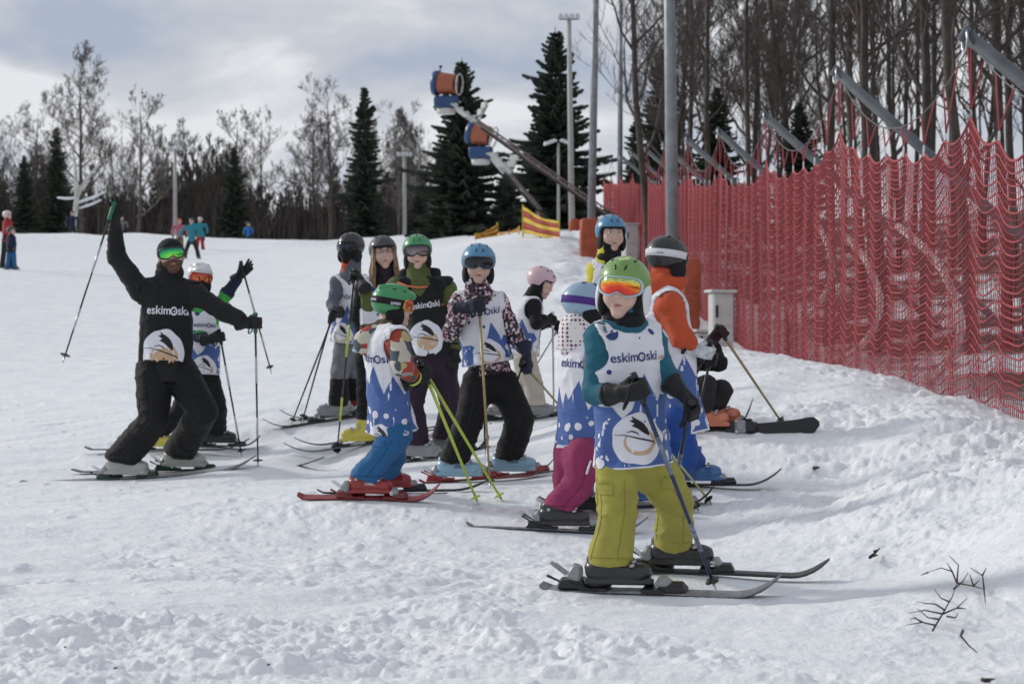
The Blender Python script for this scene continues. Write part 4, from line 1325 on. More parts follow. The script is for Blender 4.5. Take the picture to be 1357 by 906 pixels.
POL_NAVY = M('navy_pole', (.012, .028, .085), .35, .1, 30, 0); POL_BLACK = M('black_pole', (.014, .014, .015), .35, .1, 30, 0); POL_NEON = M('neon_pole', (.46, .56, .07), .4, .06, 30, 0); POL_SILV = M('silver_pole', (.50, .51, .53), .35, .1, 30, 0, metal=.4); POL_GOLD = M('gold_pole', (.34, .27, .12), .35, .2, 30, 0, metal=.3); BIND_G = M('dark_green_binding', (.010, .045, .025), .4, .1, 30, 0); POL_GREEN = M('green_grip', (.02, .14, .07), .5, .1, 30, 0); POL_YEL = M('yellow_pole', (.46, .44, .16), .4, .1, 30, 0)

def skid(who, what): return what + ' under ' + who

# 1 the boy in front
r_, P_, B_, HM, st, tr = person('child in lime helmet, teal jacket and white bib, mustard trousers, nearest of the class', 7.65, dict(
    head=(826, 386, 0), neck=(829, 428, .01), pelvis=(838, 592, .03), shR=(795, 450, -.02), shL=(862, 453, .05),
    elR=(789, 520, .0), wrR=(823, 521, -.15), elL=(884, 500, .03), wrL=(905, 522, -.06),
    hipR=(818, 616, .01), hipL=(862, 614, .10), knR=(820, 680, -.02), knL=(895, 664, .15), ftR=(812, 783, 0), ftL=(896, 753, .40)),
    m=.72, lg=.97, tyaw=8, head=(-16, -3, 5), jacket=TEAL, trousers=YELLOWG, bib=BIBW, bibkw=dict(fx=.012, seed=1, back=False), helmet=H_LIME, hel_kind='plain', goggles=(L_RED, FR_WHITE),
    boots=B_BLACK, boot_yaw=(82, 80), h=.0066, bibhem=.100, hem=.03, collar=.02, gloves=('grip', 'grip'), handdir=((.8, -.75, .0), (.6, -.6, -.45)),
    poles=((951, 770, .05, 'g'), (872, 690, 1.0, 'g')), pole_style=dict(shaft=POL_NAVY, stripe=M('silver_print', (.16, .18, .24), .4, .5, 60, 0), r=.0085,
        label=('navy ski pole planted in front of the mustard trousers', 'navy ski pole slanting behind the mustard trousers')),
    skis=[('R', 718, 1037, 'black tipped ski nearest the camera, under the front mustard trouser leg', dict(top=SK_GREY, lift=.085, toem=GREYP, w=.098, yaw=72, yaw_up=(0, -.18, 1))), ('L', 838, 1099, 'thin dark ski with raised tip, under the rear mustard trouser leg', dict(top=SK_DARK, lift=.075, yaw_up=(0, -.12, 1)))], ski_style=dict(base=SK_BASE))
for s_ in (-1, 1):
    V, Fc = sdf_mesh(lambda Q: np.maximum(ell(Q, (s_*.090, -.012, -.022), (.020, .058, .066)), .0 - 0*Q[:, 0]) if False else ell(Q, (s_*.090, -.012, -.022), (.018, .056, .066)), (s_*.09-.03, -.08, -.10), (s_*.09+.03, .06, .06), .006); obj('ear_shell', new_mesh('ear_shell', V, Fc, WHITEP), r_, HM)
seams(tr, P_, .72, fabric('mustard_seam', (.27, .245, .05)), ((.25, -1, 0), (-.9, -.5, 0)))
m_ = MB(); m_.box((-.012, .072, .128), (.042, .006, .010), np.array([[.97, 0, .2], [0, .85, -.5], [-.2, .5, .85]]), 0, 1, .002); m_.build('helmet_badge', M('badge', (.62, .72, .30), .4, .05, 10, 0), r_, False, HM)

# 2 mauve helmet, seen from behind
r_, P_, B_, HM, st, tr = person('child seen from behind in pale blue helmet, dotted hood and raspberry trousers', 10.3, dict(
    head=(777, 408, 0), neck=(772, 446, .0), pelvis=(768, 588, .02), shR=(790, 474, -.12), shL=(752, 472, .10),
    elR=(806, 530, -.06), wrR=(838, 540, .10), elL=(775, 530, .2), wrL=(815, 540, .25),
    hipR=(776, 600, -.08), hipL=(756, 600, .07), knR=(766, 642, -.06), knL=(752, 645, .10), ftR=(742, 703, -.10), ftL=(768, 686, .28)),
    m=.72, g=1.0, lg=1.0, tyaw=135, head=(110, -4, 0), jacket=fabric('pale_pink_fabric', (.55, .40, .44)), trousers=PINKT, bib=BIBW, bibkw=dict(back_v=.405, bx=.065, seed=2, back_w=.25, lift=1.35), helmet=H_LBLUE, hel_kind='plain', goggles=(L_DARK, FR_GREY), strap=ST_PURPLE,
    boots=B_BLACK, boot_yaw=(84, 80), h=.0105, bibhem=.025, hem=.0, warm=DARKF,
    poles=((931, 673, .2, 'g'), (948, 668, .35, 'g')), pole_style=dict(shaft=POL_YEL, label=('yellowish ski pole ending behind the mustard trousers, the lower basket', 'yellowish ski pole with star shaped basket beside the mustard trousers')),
    skis=[('L', 626, 905, 'white topped ski with rounded tail beside the raspberry trousers', dict(top=SK_WHITE, yaw_up=(0, -.55, .8), w=.09)), ('R', 618, 858, 'dark ski half buried in snow, lowest under the raspberry trousers', dict(top=SK_GREY))], ski_style=dict(base=SK_BASE))
hd = lambda Q: smin(ell(Q, P_['neck'] + np.array([-.030, -.03, .03]), (.095, .09, .10)), ell(Q, P_['neck'] + np.array([-.045, -.02, -.045]), (.085, .085, .075)), .04) + .012 * n3(Q, 14.)
V, Fc = sdf_mesh(hd, P_['neck'] - .22, P_['neck'] + .2, .009); obj('hood', new_mesh('hood', V, Fc, DOTS), r_)
m_ = MB(); c_ = (P_['hipR'] + P_['knR']) / 2 + np.array([.02, -.105, .0]); m_.tube([c_ + np.array([.022, 0, .05]), c_ + np.array([.010, -.004, .015]), c_ + np.array([0, -.004, -.02])], .006, 5); m_.build('pocket_zip', WHITEP, r_, True)

seams(tr, P_, .72, fabric('raspberry_seam', (.14, .018, .05)), ((.2, -1, 0),), 'R', False)
# 3 orange jacket, turned away
r_, P_, B_, HM, st, tr = person('child in orange jacket and black helmet with white goggle strap, turned away', 10.8, dict(
    head=(886, 346, 0), neck=(883, 384, .0), pelvis=(898, 548, .02), shR=(887, 404, -.15), shL=(871, 404, .10),
    elR=(903, 446, -.18), wrR=(922, 463, -.14), elL=(900, 450, .2), wrL=(925, 470, .22),
    hipR=(896, 560, -.08), hipL=(890, 560, .08), knR=(905, 605, -.08), knL=(905, 598, .12), ftR=(866, 656, -.12), ftL=(918, 643, .20)),
    m=.78, g=1.10, lg=1.0, tyaw=118, head=(128, -3, 0), jacket=ORANGE, trousers=ROYAL, bib=BIBW, bibkw=dict(seed=3, bx=.0, fx=-.01, text_v=.30, emb_u=.07, emb_v=.08), helmet=H_BLACK, hel_kind='plain', goggles=(L_DARK, FR_BLACK), strap=ST_WHITE,
    boots=B_DBLUE, boot_yaw=(86, 84), h=.0105, bibhem=.13, hem=.05, collar=.05, warm=NAVYF, glove_mat=(M('white_blue_glove', (.50, .53, .56), .6, .4, 30, .3), GLOVE),
    poles=((850, 625, .2, 'g'), (905, 655, .5, 'g')), pole_style=dict(shaft=POL_BLACK, label=('grey and black ski pole from the white and blue glove of the orange jacket', 'black ski pole held on the far side of the orange jacket')),
    skis=[('L', 800, 1036, 'thin black ski pointing right in the snow behind the mustard trousers', dict(top=SK_DARK)), ('R', 775, 948, 'short black ski lying behind the mustard trousers', dict(top=SK_DARK, bmat=GREYP))], ski_style=dict(base=SK_BASE))
hd = lambda Q: smin(smin(ell(Q, P_['neck'] + np.array([-.035, .0, .015]), (.115, .11, .085)), ell(Q, P_['neck'] + np.array([-.08, .0, -.06]), (.085, .10, .08)), .04), ell(Q, P_['neck'] + np.array([.02, .0, .045]), (.10, .095, .06)), .03) + .02 * n3(Q, 16.)
V, Fc = sdf_mesh(hd, P_['neck'] - .24, P_['neck'] + .2, .010); obj('hood', new_mesh('hood', V, Fc, ORANGE), r_)
helmet_text(st, 'zoom', P_BLACK, -150, .030, .035)

# 4 the skier who sits in the snow
r_, P_, B_, HM, st, tr = person('person in black sitting on the snow bank, mostly hidden by the orange jacket', 12.3, dict(
    head=(889, 428, .25), neck=(893, 462, .22), pelvis=(897, 548, .25), shR=(884, 480, .12), shL=(915, 480, .22),
    elR=(890, 520, -.05), wrR=(905, 500, -.12), elL=(954, 481, .05), wrL=(943, 452, -.08),
    hipR=(900, 548, .12), hipL=(908, 545, .25), knR=(935, 512, .0), knL=(955, 517, .12), ftR=(930, 568, .02), ftL=(946, 562, .12), seat=(900, 562, .25)),
    m=.85, g=.85, lg=.78, tyaw=60, head=(30, 0, 0), jacket=BLACK, trousers=DARKF, helmet=H_GREY, goggles=(L_DARK, FR_BLACK),
    boots=B_ORG, boot_yaw=(82, 76), h=.013, hem=.0, glove_mat=fabric('maroon_glove', (.035, .012, .018)), gloves=(None, 'grip'), handdir=(None, (-.4, -.3, 1)),
    poles=(None, (1040, 548, .25, 'g')), pole_style=dict(shaft=POL_GOLD, r=.009, label='gold ski pole slanting down to the black ski on the bank'),
    skis=[('R', 895, 1086, 'broad black ski standing on edge on the snow bank', dict(top=SK_BASE, w=.115, yaw_up=(.25, -.86, .45), lift=.05, dz=(.06, .07))), ('L', 880, 999, 'black ski with upturned tip just above the broad black ski', dict(top=SK_BASE, lift=.16))], ski_style=dict(base=SK_BASE))

# 5 uvex helmet
r_, P_, B_, HM, st, tr = person('small child in green helmet with patchwork jacket, fur collar and blue trousers', 11.0, dict(
    head=(522, 408, 0), neck=(512, 442, .0), pelvis=(519, 562, .02), shR=(527, 452, -.19), shL=(492, 455, .07),
    elR=(533, 484, -.25), wrR=(549, 502, -.12), elL=(520, 490, .2), wrL=(549, 500, .16),
    hipR=(525, 572, -.06), hipL=(518, 572, .08), knR=(507, 602, -.06), knL=(522, 604, .16), ftR=(486, 660, -.05), ftL=(512, 650, .30)),
    m=.66, g=1.18, lg=1.06, tyaw=112, head=(98, -6, 0), jacket=PATCH, trousers=BLUET, bib=BIBW, bibkw=dict(seed=4, bx=.075, back_v=.345, text_v=.33, lift=1.2), helmet=H_GREEN, goggles=(L_ORANGE, M('yellow_goggle_frame', (.50, .30, .04), .4, .05, 20, 0)), strap=ST_BLACK,
    boots=B_RED, boot_yaw=(84, 80), h=.010, bibhem=.055, hem=.02, handdir=((1, .1, -.25), (1, .0, -.3)),
    poles=((636, 642, -.1, 'g'), (669, 650, .0, 'g')), pole_style=dict(shaft=POL_NEON, basket=POL_NEON, r=.009, label=('neon yellow ski pole, the left of the crossed pair', 'neon yellow ski pole, the right of the crossed pair')),
    skis=[('R', 395, 585, 'red ski with white lettering under the red boot', dict(top=SK_RED, base=SK_BASE, bmat=shell('red_binding', (.16, .015, .015)), lift=.10, yaw_up=(0, -.35, 1))), ('L', 420, 644, 'black ski tip lying in front of the blue trousers', dict(top=SK_BASE, yaw=97, lift=.05))], ski_style=dict(base=SK_BASE))
ATOMIC_BOY = r_
helmet_text(st, 'uvex', P_WHITE, -82, .016, .066); helmet_text(st, 'uvex', P_WHITE, -158, .030, .055)
hd = lambda Q: np.abs(1 - 0) * (cone(Q, P_['neck'] + np.array([-.10, -.06, .01]), P_['neck'] + np.array([.03, -.05, .055]), .042, .034)) + .03 * n3(Q, 40.)
V, Fc = sdf_mesh(hd, P_['neck'] - .2, P_['neck'] + .2, .008); obj('fur_collar', new_mesh('fur_collar', V, Fc, FUR), r_)
hd = lambda Q: smin(ell(Q, P_['neck'] + np.array([-.105, -.07, -.05]), (.075, .07, .075)), ell(Q, P_['neck'] + np.array([-.05, -.07, .0]), (.08, .07, .05)), .03) + .02 * n3(Q, 16.)
V, Fc = sdf_mesh(hd, P_['neck'] - .24, P_['neck'] + .14, .010); obj('hood', new_mesh('hood', V, Fc, PATCH), r_)
m_ = MB(); a_ = P_['wrR']; d_ = nrm(P_['wrR'] - P_['elR']); m_.tube([a_ - d_*.022, a_ - d_*.012, a_ - d_*.002], [.046, .050, .046], 14, 0, False); m_.build('sleeve_band', POL_NEON, r_, True)

seams(tr, P_, .66, fabric('blue_seam', (.012, .06, .14)), ((.1, -1, 0),), 'R')
# 6 blue helmet girl
def sock(C, P): return None
r_, P_, B_, HM, st, tr = person('girl in blue helmet and dark goggles, floral jacket under a white bib', 11.9, dict(
    head=(634, 353, 0), neck=(634, 389, .0), pelvis=(649, 492, .02), shR=(609, 402, .0), shL=(661, 402, .04),
    elR=(597, 442, -.06), wrR=(619, 408, -.20), elL=(683, 446, .02), wrL=(698, 470, -.08),
    hipR=(633, 508, .0), hipL=(667, 508, .05), knR=(622, 560, -.06), knL=(690, 556, -.02), ftR=(604, 638, .0), ftL=(676, 632, .12)),
    m=.80, g=.92, lg=.95, tyaw=6, head=(4, -2, 2), jacket=FLORAL, trousers=BLACK, bib=BIBW, bibkw=dict(seed=5, back=False, text_v=.33, text_w=.22, emb_v=.10, emb_s=.9), helmet=H_BLUE, hel_kind='plain', goggles=(L_DARK, FR_GREY),
    boots=B_BLUE, boot_yaw=(82, 80), h=.0105, bibhem=-.06, hem=.02, collar=.05, glove_mat=fabric('navy_glove', (.018, .022, .04)), warm=FLORAL, handdir=((.25, -.2, 1), (.35, -.3, -1)),
    poles=((650, 600, -.35, 'g'), (748, 545, .5)), pole_style=dict(shaft=POL_GOLD, r=.008, label=('gold ski pole hanging in front of the floral jacket girl', 'dark gold ski pole in the lowered hand of the floral jacket girl')),
    skis=[('R', 556, 735, 'red and white ski under the left pale blue boot', dict(top=SK_RED, bmat=B_RED, dz=(.0, .0))), ('L', 560, 790, 'dark ski under the right pale blue boot', dict(top=SK_GREY, bmat=B_RED))], ski_style=dict(base=SK_BASE))
LANGE_GIRL = r_
make_pole(at(641, 522, 12.2), at(643, 605, 12.2), 'thin black ski pole standing between the black trouser legs', POL_BLACK, r=.007, strap=False)

seams(tr, P_, .80, fabric('soft_black_seam', (.03, .03, .033)), ((0, -1, 0),))
# 7 the woman in olive with black bib
r_, P_, B_, HM, st, tr = person('smiling skier in green helmet, olive jacket and black lettered bib', 14.0, dict(
    head=(553, 337, 0), neck=(556, 371, .0), pelvis=(572, 468, .02), shR=(528, 379, .0), shL=(592, 382, .03),
    elR=(489, 402, -.05), wrR=(479, 374, -.12), elL=(606, 432, .05), wrL=(602, 470, .0),
    hipR=(560, 480, .0), hipL=(588, 480, .03), knR=(548, 535, -.05), knL=(597, 535, .02), ftR=(556, 612, .0), ftL=(590, 606, .15)),
    m=.86, g=.90, lg=.84, tyaw=4, head=(2, 0, -2), jacket=OLIVE, trousers=PLUM, bib=BIBK, bibdark=True, bibkw=dict(back=False, text_v=.30, text_w=.22, emb_u=-.03, emb_v=.10, fx=.0), helmet=H_GREEN, hel_kind='plain', goggles=(L_GREYM, FR_BLACK),
    boots=(B_GREY, B_GREY), boot_yaw=(62, 66), h=.0115, bibhem=.02, hem=.02, collar=.06, handdir=((-.1, -.1, 1), None),
    poles=((446, 552, .9, 'g'), None), gloves=('grip', 'grip'), pole_style=dict(shaft=POL_BLACK, stripe=POL_NEON, label='black and neon ski pole held up beside the woman in glasses'),
    skis=[('R', 520, 620, 'ski hidden in snow under the left grey boot', dict(top=SK_DARK)), ('L', 540, 650, 'ski hidden in snow under the right grey boot', dict(top=SK_DARK))], ski_style=dict(base=SK_BASE))

hd = lambda Q: smin(cone(Q, P_['neck'] + np.array([-.13, -.02, -.035]), P_['neck'] + np.array([.13, -.02, -.035]), .055, .055), cone(Q, P_['neck'] + np.array([-.10, .05, .03]), P_['neck'] + np.array([.10, .05, .03]), .06, .06), .04) + .03 * n3(Q, 14.)
V, Fc = sdf_mesh(hd, P_['neck'] - .24, P_['neck'] + .24, .011); obj('hood', new_mesh('hood', V, Fc, BLACK), r_)
m_ = MB(); m_.tube([P_['neck'] + np.array(q) for q in ((-.15, -.075, -.02), (-.08, -.105, -.045), (0, -.11, -.055), (.06, -.10, -.05))], .007, 5); m_.build('red_piping', P_ORANGE, r_, True)

seams(tr, P_, .86, fabric('plum_seam', (.045, .03, .05)), ((0, -1, 0),))
# 8 woman with glasses
r_, P_, B_, HM, st, tr = person('woman with glasses and long fair hair in dark grey helmet and black jacket', 14.9, dict(
    head=(508, 337, 0), neck=(506, 368, .02), pelvis=(494, 462, .05), shR=(481, 381, .02), shL=(531, 381, .05),
    elR=(473, 420, .05), wrR=(482, 450, .0), elL=(540, 420, .1), wrL=(530, 450, .05),
    hipR=(486, 474, .03), hipL=(503, 474, .08), knR=(484, 525, .0), knL=(505, 525, .08), ftR=(482, 589, .0), ftL=(508, 585, .25)),
    m=.86, g=.84, lg=.72, tyaw=6, head=(10, 2, -5), jacket=BLACK, trousers=BLACK, bib=BIBW, bibkw=dict(back=False, seed=8, text_v=.30), helmet=H_GREY, hel_kind='plain', eyes=True,
    boots=B_YEL, tall_boot=True, boot_yaw=(-80, -80), h=.0115, bibhem=.05, hem=.0, collar=.06, warm=PLUM, gloves=(None, None),
    skis=[('R', 590, 378, 'thin dark ski with curved tip under the yellow boot', dict(top=SK_GREY)), ('L', 600, 392, 'thin dark ski just behind the one under the yellow boot', dict(top=SK_DARK))], ski_style=dict(base=SK_BASE))
m_ = MB()
for s in (-1, 1):
    m_.tube([(s*.033 + .021*math.cos(a), .103 - .25*abs(.021*math.cos(a)*s + .0), .018 + .015*math.sin(a)) for a in np.linspace(0, 2*PI, 17)], .0018, 5, 0, False)
    m_.tube([(s*.054, .097, .022), (s*.080, .06, .026), (s*.083, .0, .024)], .0016, 5)
m_.tube([(-.012, .1, .020), (0, .104, .023), (.012, .1, .020)], .0016, 5); m_.build('glasses', BLACKP, r_, True, HM)
m_ = MB()
for i in range(46):
    a = random.uniform(-1, 1); s = -1 if i % 3 else 1
    x = s * -random.uniform(.058, .080); y = random.uniform(-.02, .055)
    m_.tube([(x, y, .05), (x*1.05, y + .01, -.03), (x * random.uniform(1.05, 1.4), y + random.uniform(-.01, .04), -.12), (x * random.uniform(1.0, 1.5), y + random.uniform(.0, .05), -random.uniform(.17, .25))], [.008, .010, .009, .003], 5)
m_.build('hair', M('fair_hair', (.24, .15, .085), .5, .4, 40, .3), r_, True, HM)

# 9 black mask skier
def grey_top(C, P):
    t = (C[:, 2] - P['knR'][2]) ; return np.where(t > -.03, 0, 1)
r_, P_, B_, HM, st, tr = person('skier in black helmet and black face mask with grey trousers, leftmost of the row', 16.2, dict(
    head=(464, 331, 0), neck=(465, 362, .02), pelvis=(461, 450, .05), shR=(447, 376, -.02), shL=(484, 376, .08),
    elR=(441, 403, -.08), wrR=(444, 415, -.24), elL=(488, 405, .1), wrL=(480, 420, .0),
    hipR=(456, 462, .02), hipL=(471, 462, .10), knR=(450, 497, -.08), knL=(470, 497, .05), ftR=(447, 550, -.02), ftL=(470, 546, .2)),
    m=.86, g=.84, lg=.80, tyaw=-28, head=(-28, 0, 0), jacket=fabric('slate_fabric', (.10, .11, .14)), trousers=[GREYF, BLACK], bib=BIBW, bibkw=dict(back=False, seed=9), helmet=H_BLACK, hel_kind='plain', goggles=(L_DARK, FR_BLACK), mask=BLACK,
    boots=(B_GREY, B_RED), boot_yaw=(-78, -78), h=.0125, bibhem=.03, hem=.02, collar=.05, warm=ORANGE, gloves=('grip', None), pants_low=grey_top, handdir=((-.4, -.8, -.2), None),
    poles=((385, 552, .0, 'g'), None), pole_style=dict(shaft=POL_BLACK, label='black ski pole, left of the pair held by the masked skier'),
    skis=[('R', 520, 350, 'long black ski pointing left under the masked skier', dict(top=SK_DARK)), ('L', 540, 372, 'second black ski pointing left beside the masked skier', dict(top=SK_DARK))], ski_style=dict(base=SK_BASE))
tp = P_['wrR'] + B_ + np.array([.0, -.05, .05]); make_pole(tp, np.append(at(400, 553, 16.2)[:2], h1(*at(400, 553, 16.2)[:2])), 'black ski pole, right of the pair held by the masked skier', POL_BLACK)

# 10 pink helmet
r_, P_, B_, HM, st, tr = person('small child in pink helmet and beige trousers looking down, behind the floral jacket', 15.2, dict(
    head=(717, 376, 0), neck=(707, 396, .0), pelvis=(696, 466, .02), shR=(707, 405, -.10), shL=(700, 405, .10),
    elR=(711, 428, -.14), wrR=(727, 424, -.06), elL=(716, 430, .12), wrL=(730, 428, .12),
    hipR=(696, 476, -.06), hipL=(694, 476, .08), knR=(707, 508, -.05), knL=(700, 508, .1), ftR=(712, 560, -.05), ftL=(668, 564, .15)),
    m=.66, g=1.0, lg=1.0, tyaw=72, head=(68, -24, 0), jacket=BLACK, trousers=BEIGE, bib=BIBW, bibkw=dict(back=False, seed=10, text_v=.30), helmet=H_PINK, hel_kind='plain', eyes=True,
    boots=B_GREY, boot_yaw=(84, 84), h=.0125, bibhem=.04, hem=.0, gloves=('mitten', 'mitten'), glove_mat=BLACK,
    poles=((734, 560, .0, 'g'), (694, 512, .3)), pole_style=dict(shaft=POL_SILV, grip=WHITEP, label=('thin silver ski pole standing upright beside the beige trousers', 'silver ski pole slanting across the beige trousers')),
    skis=[('R', 650, 790, 'black ski under the beige trousers', dict(top=SK_DARK)), ('L', 600, 745, 'dark ski behind the floral jacket girl under the pink helmet child', dict(top=SK_DARK))], ski_style=dict(base=SK_BASE))

# 11 boy at the back
r_, P_, B_, HM, st, tr = person('boy in blue helmet and yellow and black jacket at the back by the orange pads', 12.9, dict(
    head=(810, 312, 0), neck=(807, 343, .0), pelvis=(806, 440, .02), shR=(790, 358, .0), shL=(828, 358, .0),
    elR=(786, 395, .0), wrR=(795, 425, -.05), elL=(836, 395, .0), wrL=(828, 425, -.05),
    hipR=(797, 452, .0), hipL=(815, 452, .0), knR=(797, 500, -.03), knL=(816, 500, -.03), ftR=(797, 553, .0), ftL=(817, 553, .1)),
    m=.74, g=.92, lg=.9, tyaw=10, head=(12, -2, 0), jacket=[BLACK, YELF], trousers=NAVYF, bib=BIBW, bibkw=dict(back=False, seed=11), helmet=H_BLUE, hel_kind='plain', eyes=True,
    paint=lambda C, P: np.where(C[:, 0] < P['neck'][0] - .035, 1, 0), boots=B_BLACK, boot_yaw=(60, 60), h=.012, bibhem=.05, hem=.02, collar=.07, gloves=(None, None),
    skis=[('R', 770, 870, 'dark ski hidden behind the class under the boy at the back', dict(top=SK_DARK))], ski_style=dict(base=SK_BASE))

# 12 the instructor
r_, P_, B_, HM, st, tr = person('bearded instructor in black with green mirrored goggles, arms thrown wide', 14.3, dict(
    head=(227, 341, 0), neck=(224, 374, .03), pelvis=(219, 482, .0), shR=(186, 385, .02), shL=(259, 390, .02),
    elR=(155, 340, .05), wrR=(152, 290, -.05), elL=(297, 413, -.05), wrL=(328, 428, -.10),
    hipR=(203, 492, -.02), hipL=(238, 492, .03), knR=(204, 556, -.15), knL=(269, 546, -.15), ftR=(163, 637, .0), ftL=(240, 629, .25)),
    m=1.04, g=.97, lg=.98, tyaw=10, head=(14, 2, -7), hs=1.10, jacket=fabric('soft_black_fabric', (.0145, .0145, .016)), trousers=BLACK, bib=BIBK, bibdark=True, bibkw=dict(back=False, text_v=.25, text_w=.24, emb_v=.055, emb_u=-.015, fx=.0), beanie=BLACK, goggles=(L_GREEN, FR_BLACK), strap=ST_BLACK,
    boots=B_WHITE, boot_yaw=(80, 80), h=.0125, bibhem=-.0, hem=.12, collar=.05, gloves=('open', 'grip'), palm=((.1, -1, 0), (0, -1, 0)), handdir=((.0, -.1, 1), (.8, -.3, -.15)),
    poles=((83, 481, -.5), (342, 622, -.1, 'g')), pole_style=dict(shaft=POL_BLACK, grip=POL_GREEN, stripe=POL_SILV, label=('black ski pole swinging from the raised hand of the instructor', 'black ski pole planted upright by the outstretched hand of the instructor')),
    skis=[('R', 28, 342, 'long ski with grey top, nearest under the instructor', dict(top=SK_GREY, bmat=BIND_G, lift=.11, yaw_up=(0, -.25, 1))), ('L', 96, 430, 'long dark ski with raised tip, farther under the instructor', dict(top=SK_DARK, bmat=BIND_G, lift=.08))], ski_style=dict(base=SK_BASE))
def beard(Q): return np.maximum(np.maximum(head_fn(Q) - .007 + .006*n3(Q, 90.), Q[:, 2] + .028 + .25*np.abs(Q[:, 0]) - .012), np.maximum(.020 - Q[:, 1], -ell(Q, (0, .098, -.050), (.022, .02, .009))))
V, Fc = sdf_mesh(beard, (-.1, 0, -.14), (.1, .13, .0), .0048); obj('beard', new_mesh('beard', V, Fc, M('beard_hair', (.10, .05, .025), .7, .4, 70, .8, 150, .004)), r_, HM)

seams(tr, P_, 1.04, fabric('soft_black_seam', (.03, .03, .033)), ((0, -1, 0), (-.8, -.6, 0)))
# 13 silver helmet behind the instructor
def sleeves(C, P):
    mi = np.zeros(len(C), int)
    for s in 'RL':
        a, b = P['sh'+s], P['el'+s]; t = ((C - a) @ (b - a)) / ((b - a) @ (b - a))
        d = np.linalg.norm(C - a - np.clip(t, 0, 1)[:, None] * (b - a), axis=1)
        mi[(d < .2) & (t > -.5) & (t < .95)] = 1
    return mi
r_, P_, B_, HM, st, tr = person('child in silver helmet with orange goggles behind the instructor, one arm raised', 15.6, dict(
    head=(264, 371, 0), neck=(266, 402, .02), pelvis=(266, 492, .0), shR=(252, 418, .0), shL=(285, 413, .05),
    elR=(256, 446, -.03), wrR=(279, 449, -.16), elL=(301, 389, .05), wrL=(319, 364, .0),
    hipR=(258, 502, .0), hipL=(276, 502, .05), knR=(238, 545, -.05), knL=(288, 540, -.03), ftR=(207, 603, .0), ftL=(287, 597, .2)),
    m=.80, g=.92, lg=.88, tyaw=22, head=(24, -3, 6), jacket=[NAVYF, GREENF], trousers=BLACK, bib=BIBW, bibkw=dict(back=False, seed=13, emb_u=.0, emb_v=.02), helmet=H_SILVER, goggles=(L_ORANGE, FR_RED), mask=BLACK, paint=sleeves,
    boots=(B_YEL, B_BLACK), boot_yaw=(82, 82), h=.0125, bibhem=.03, hem=.03, collar=.03, gloves=('grip', 'open'), palm=((0, -1, 0), (0, -1, .3)), handdir=((.9, -.3, .2), (.7, -.2, .6)),
    poles=((321, 592, -.1, 'g'), (360, 495, .3)), pole_style=dict(shaft=POL_BLACK, stripe=POL_SILV, label=('black and silver ski pole planted by the dark boot behind the instructor', 'grey tipped ski pole hanging from the raised hand of the silver helmet child')),
    skis=[('R', 113, 330, 'short black ski behind the skis of the instructor, under the yellow boot', dict(top=SK_DARK, toem=WHITEP)), ('L', 215, 345, 'white edged ski behind the instructor under the black boot', dict(top=SK_GREY))], ski_style=dict(base=SK_BASE))

def boot_text(root, word, mt):
    for b in [c for c in root.children if c.name.startswith('ski_boot')]:
        bvh = BVHTree.FromPolygons([tuple(x.co) for x in b.data.vertices], [tuple(p.vertices) for p in b.data.polygons])
        V, Fc = text_shape(word, 1, .02); sc = .088 / V[:, 0].max()
        wrap_print('boot_lettering', [(V * sc + np.array([.015, .050]), Fc, 0, .0016)], bvh, (0, 0, 0), (1, 0, 0), (0, 0, 1), .10, b, [mt], .01, .4)
# ------------------------------------------------------------------ skiers far up the slope
boot_text(ATOMIC_BOY, 'ATOMIC', P_WHITE); boot_text(LANGE_GIRL, 'LANGE', P_NAVY)
def far_person(label, px, head_py, foot_py, Y, jacket, trousers, helmet, yaw=0, spread=1.0, bib=None, lean=0.0, group='skiers far up the slope', boots=B_BLACK, dx=0, arms=0.0):
    hpx = foot_py - head_py; ppm = F / Y; m = hpx / ppm / 1.78
    q = lambda fx, fy, dy=0: (px + fx * hpx, head_py + fy * hpx, dy)
    w = .125 * abs(math.cos(math.radians(yaw))) + .03
    return person(label, Y, dict(head=q(0 + lean, .08), neck=q(lean*.9, .17), pelvis=q(0, .50), shR=q(-w + lean*.8, .215), shL=q(w + lean*.8, .215), elR=q(-w*1.35 - arms + lean*.5, .36), elL=q(w*1.35 + arms + lean*.5, .36),
        wrR=q(-w*1.2 - arms*1.6, .48, -.2), wrL=q(w*1.2 + arms*1.6, .48, -.2), hipR=q(-.05, .53), hipL=q(.05, .53), knR=q(-.07*spread, .74, -.05), knL=q(.07*spread, .74, -.05), ftR=q(-.09*spread, 1.0), ftL=q(.09*spread, 1.0)),
        m=m, g=.95, lg=.82, tyaw=yaw, head=(yaw, 0, 0), jacket=jacket, trousers=trousers, helmet=helmet, hel_kind='plain', h=.028, far=True, boots=boots, boot_yaw=(yaw + 30, yaw + 30), bib=None, group=group, gloves=('grip', 'grip'))
REDF = fabric('red_fabric', (.34, .03, .035)); TEALB = fabric('turquoise_fabric', (.03, .22, .27)); PALE = fabric('pale_fabric', (.5, .47, .45)); ROSE = fabric('rose_fabric', (.40, .12, .16)); SKYB = fabric('sky_blue_fabric', (.03, .16, .45)); H_WHITE = shell('white_helmet', (.6, .55, .58))
r_, P_, B_, HM, st, tr = far_person('child with navy jacket and blue trousers at the left edge of the slope', 15, 302, 362, 48.0, NAVYF, BLUET, H_GREY, 75)
make_ski(np.append(at(-12, 362, 47.8)[:2], 0) + np.array([0, 0, h1(*at(-12, 362, 47.8)[:2]) + .03]), np.append(at(26, 362, 48.3)[:2], 0) + np.array([0, 0, h1(*at(26, 362, 48.3)[:2]) + .05]), .08, SK_DARK, SK_BASE, 'dark ski of the child at the left edge of the slope', group='skis of far skiers')
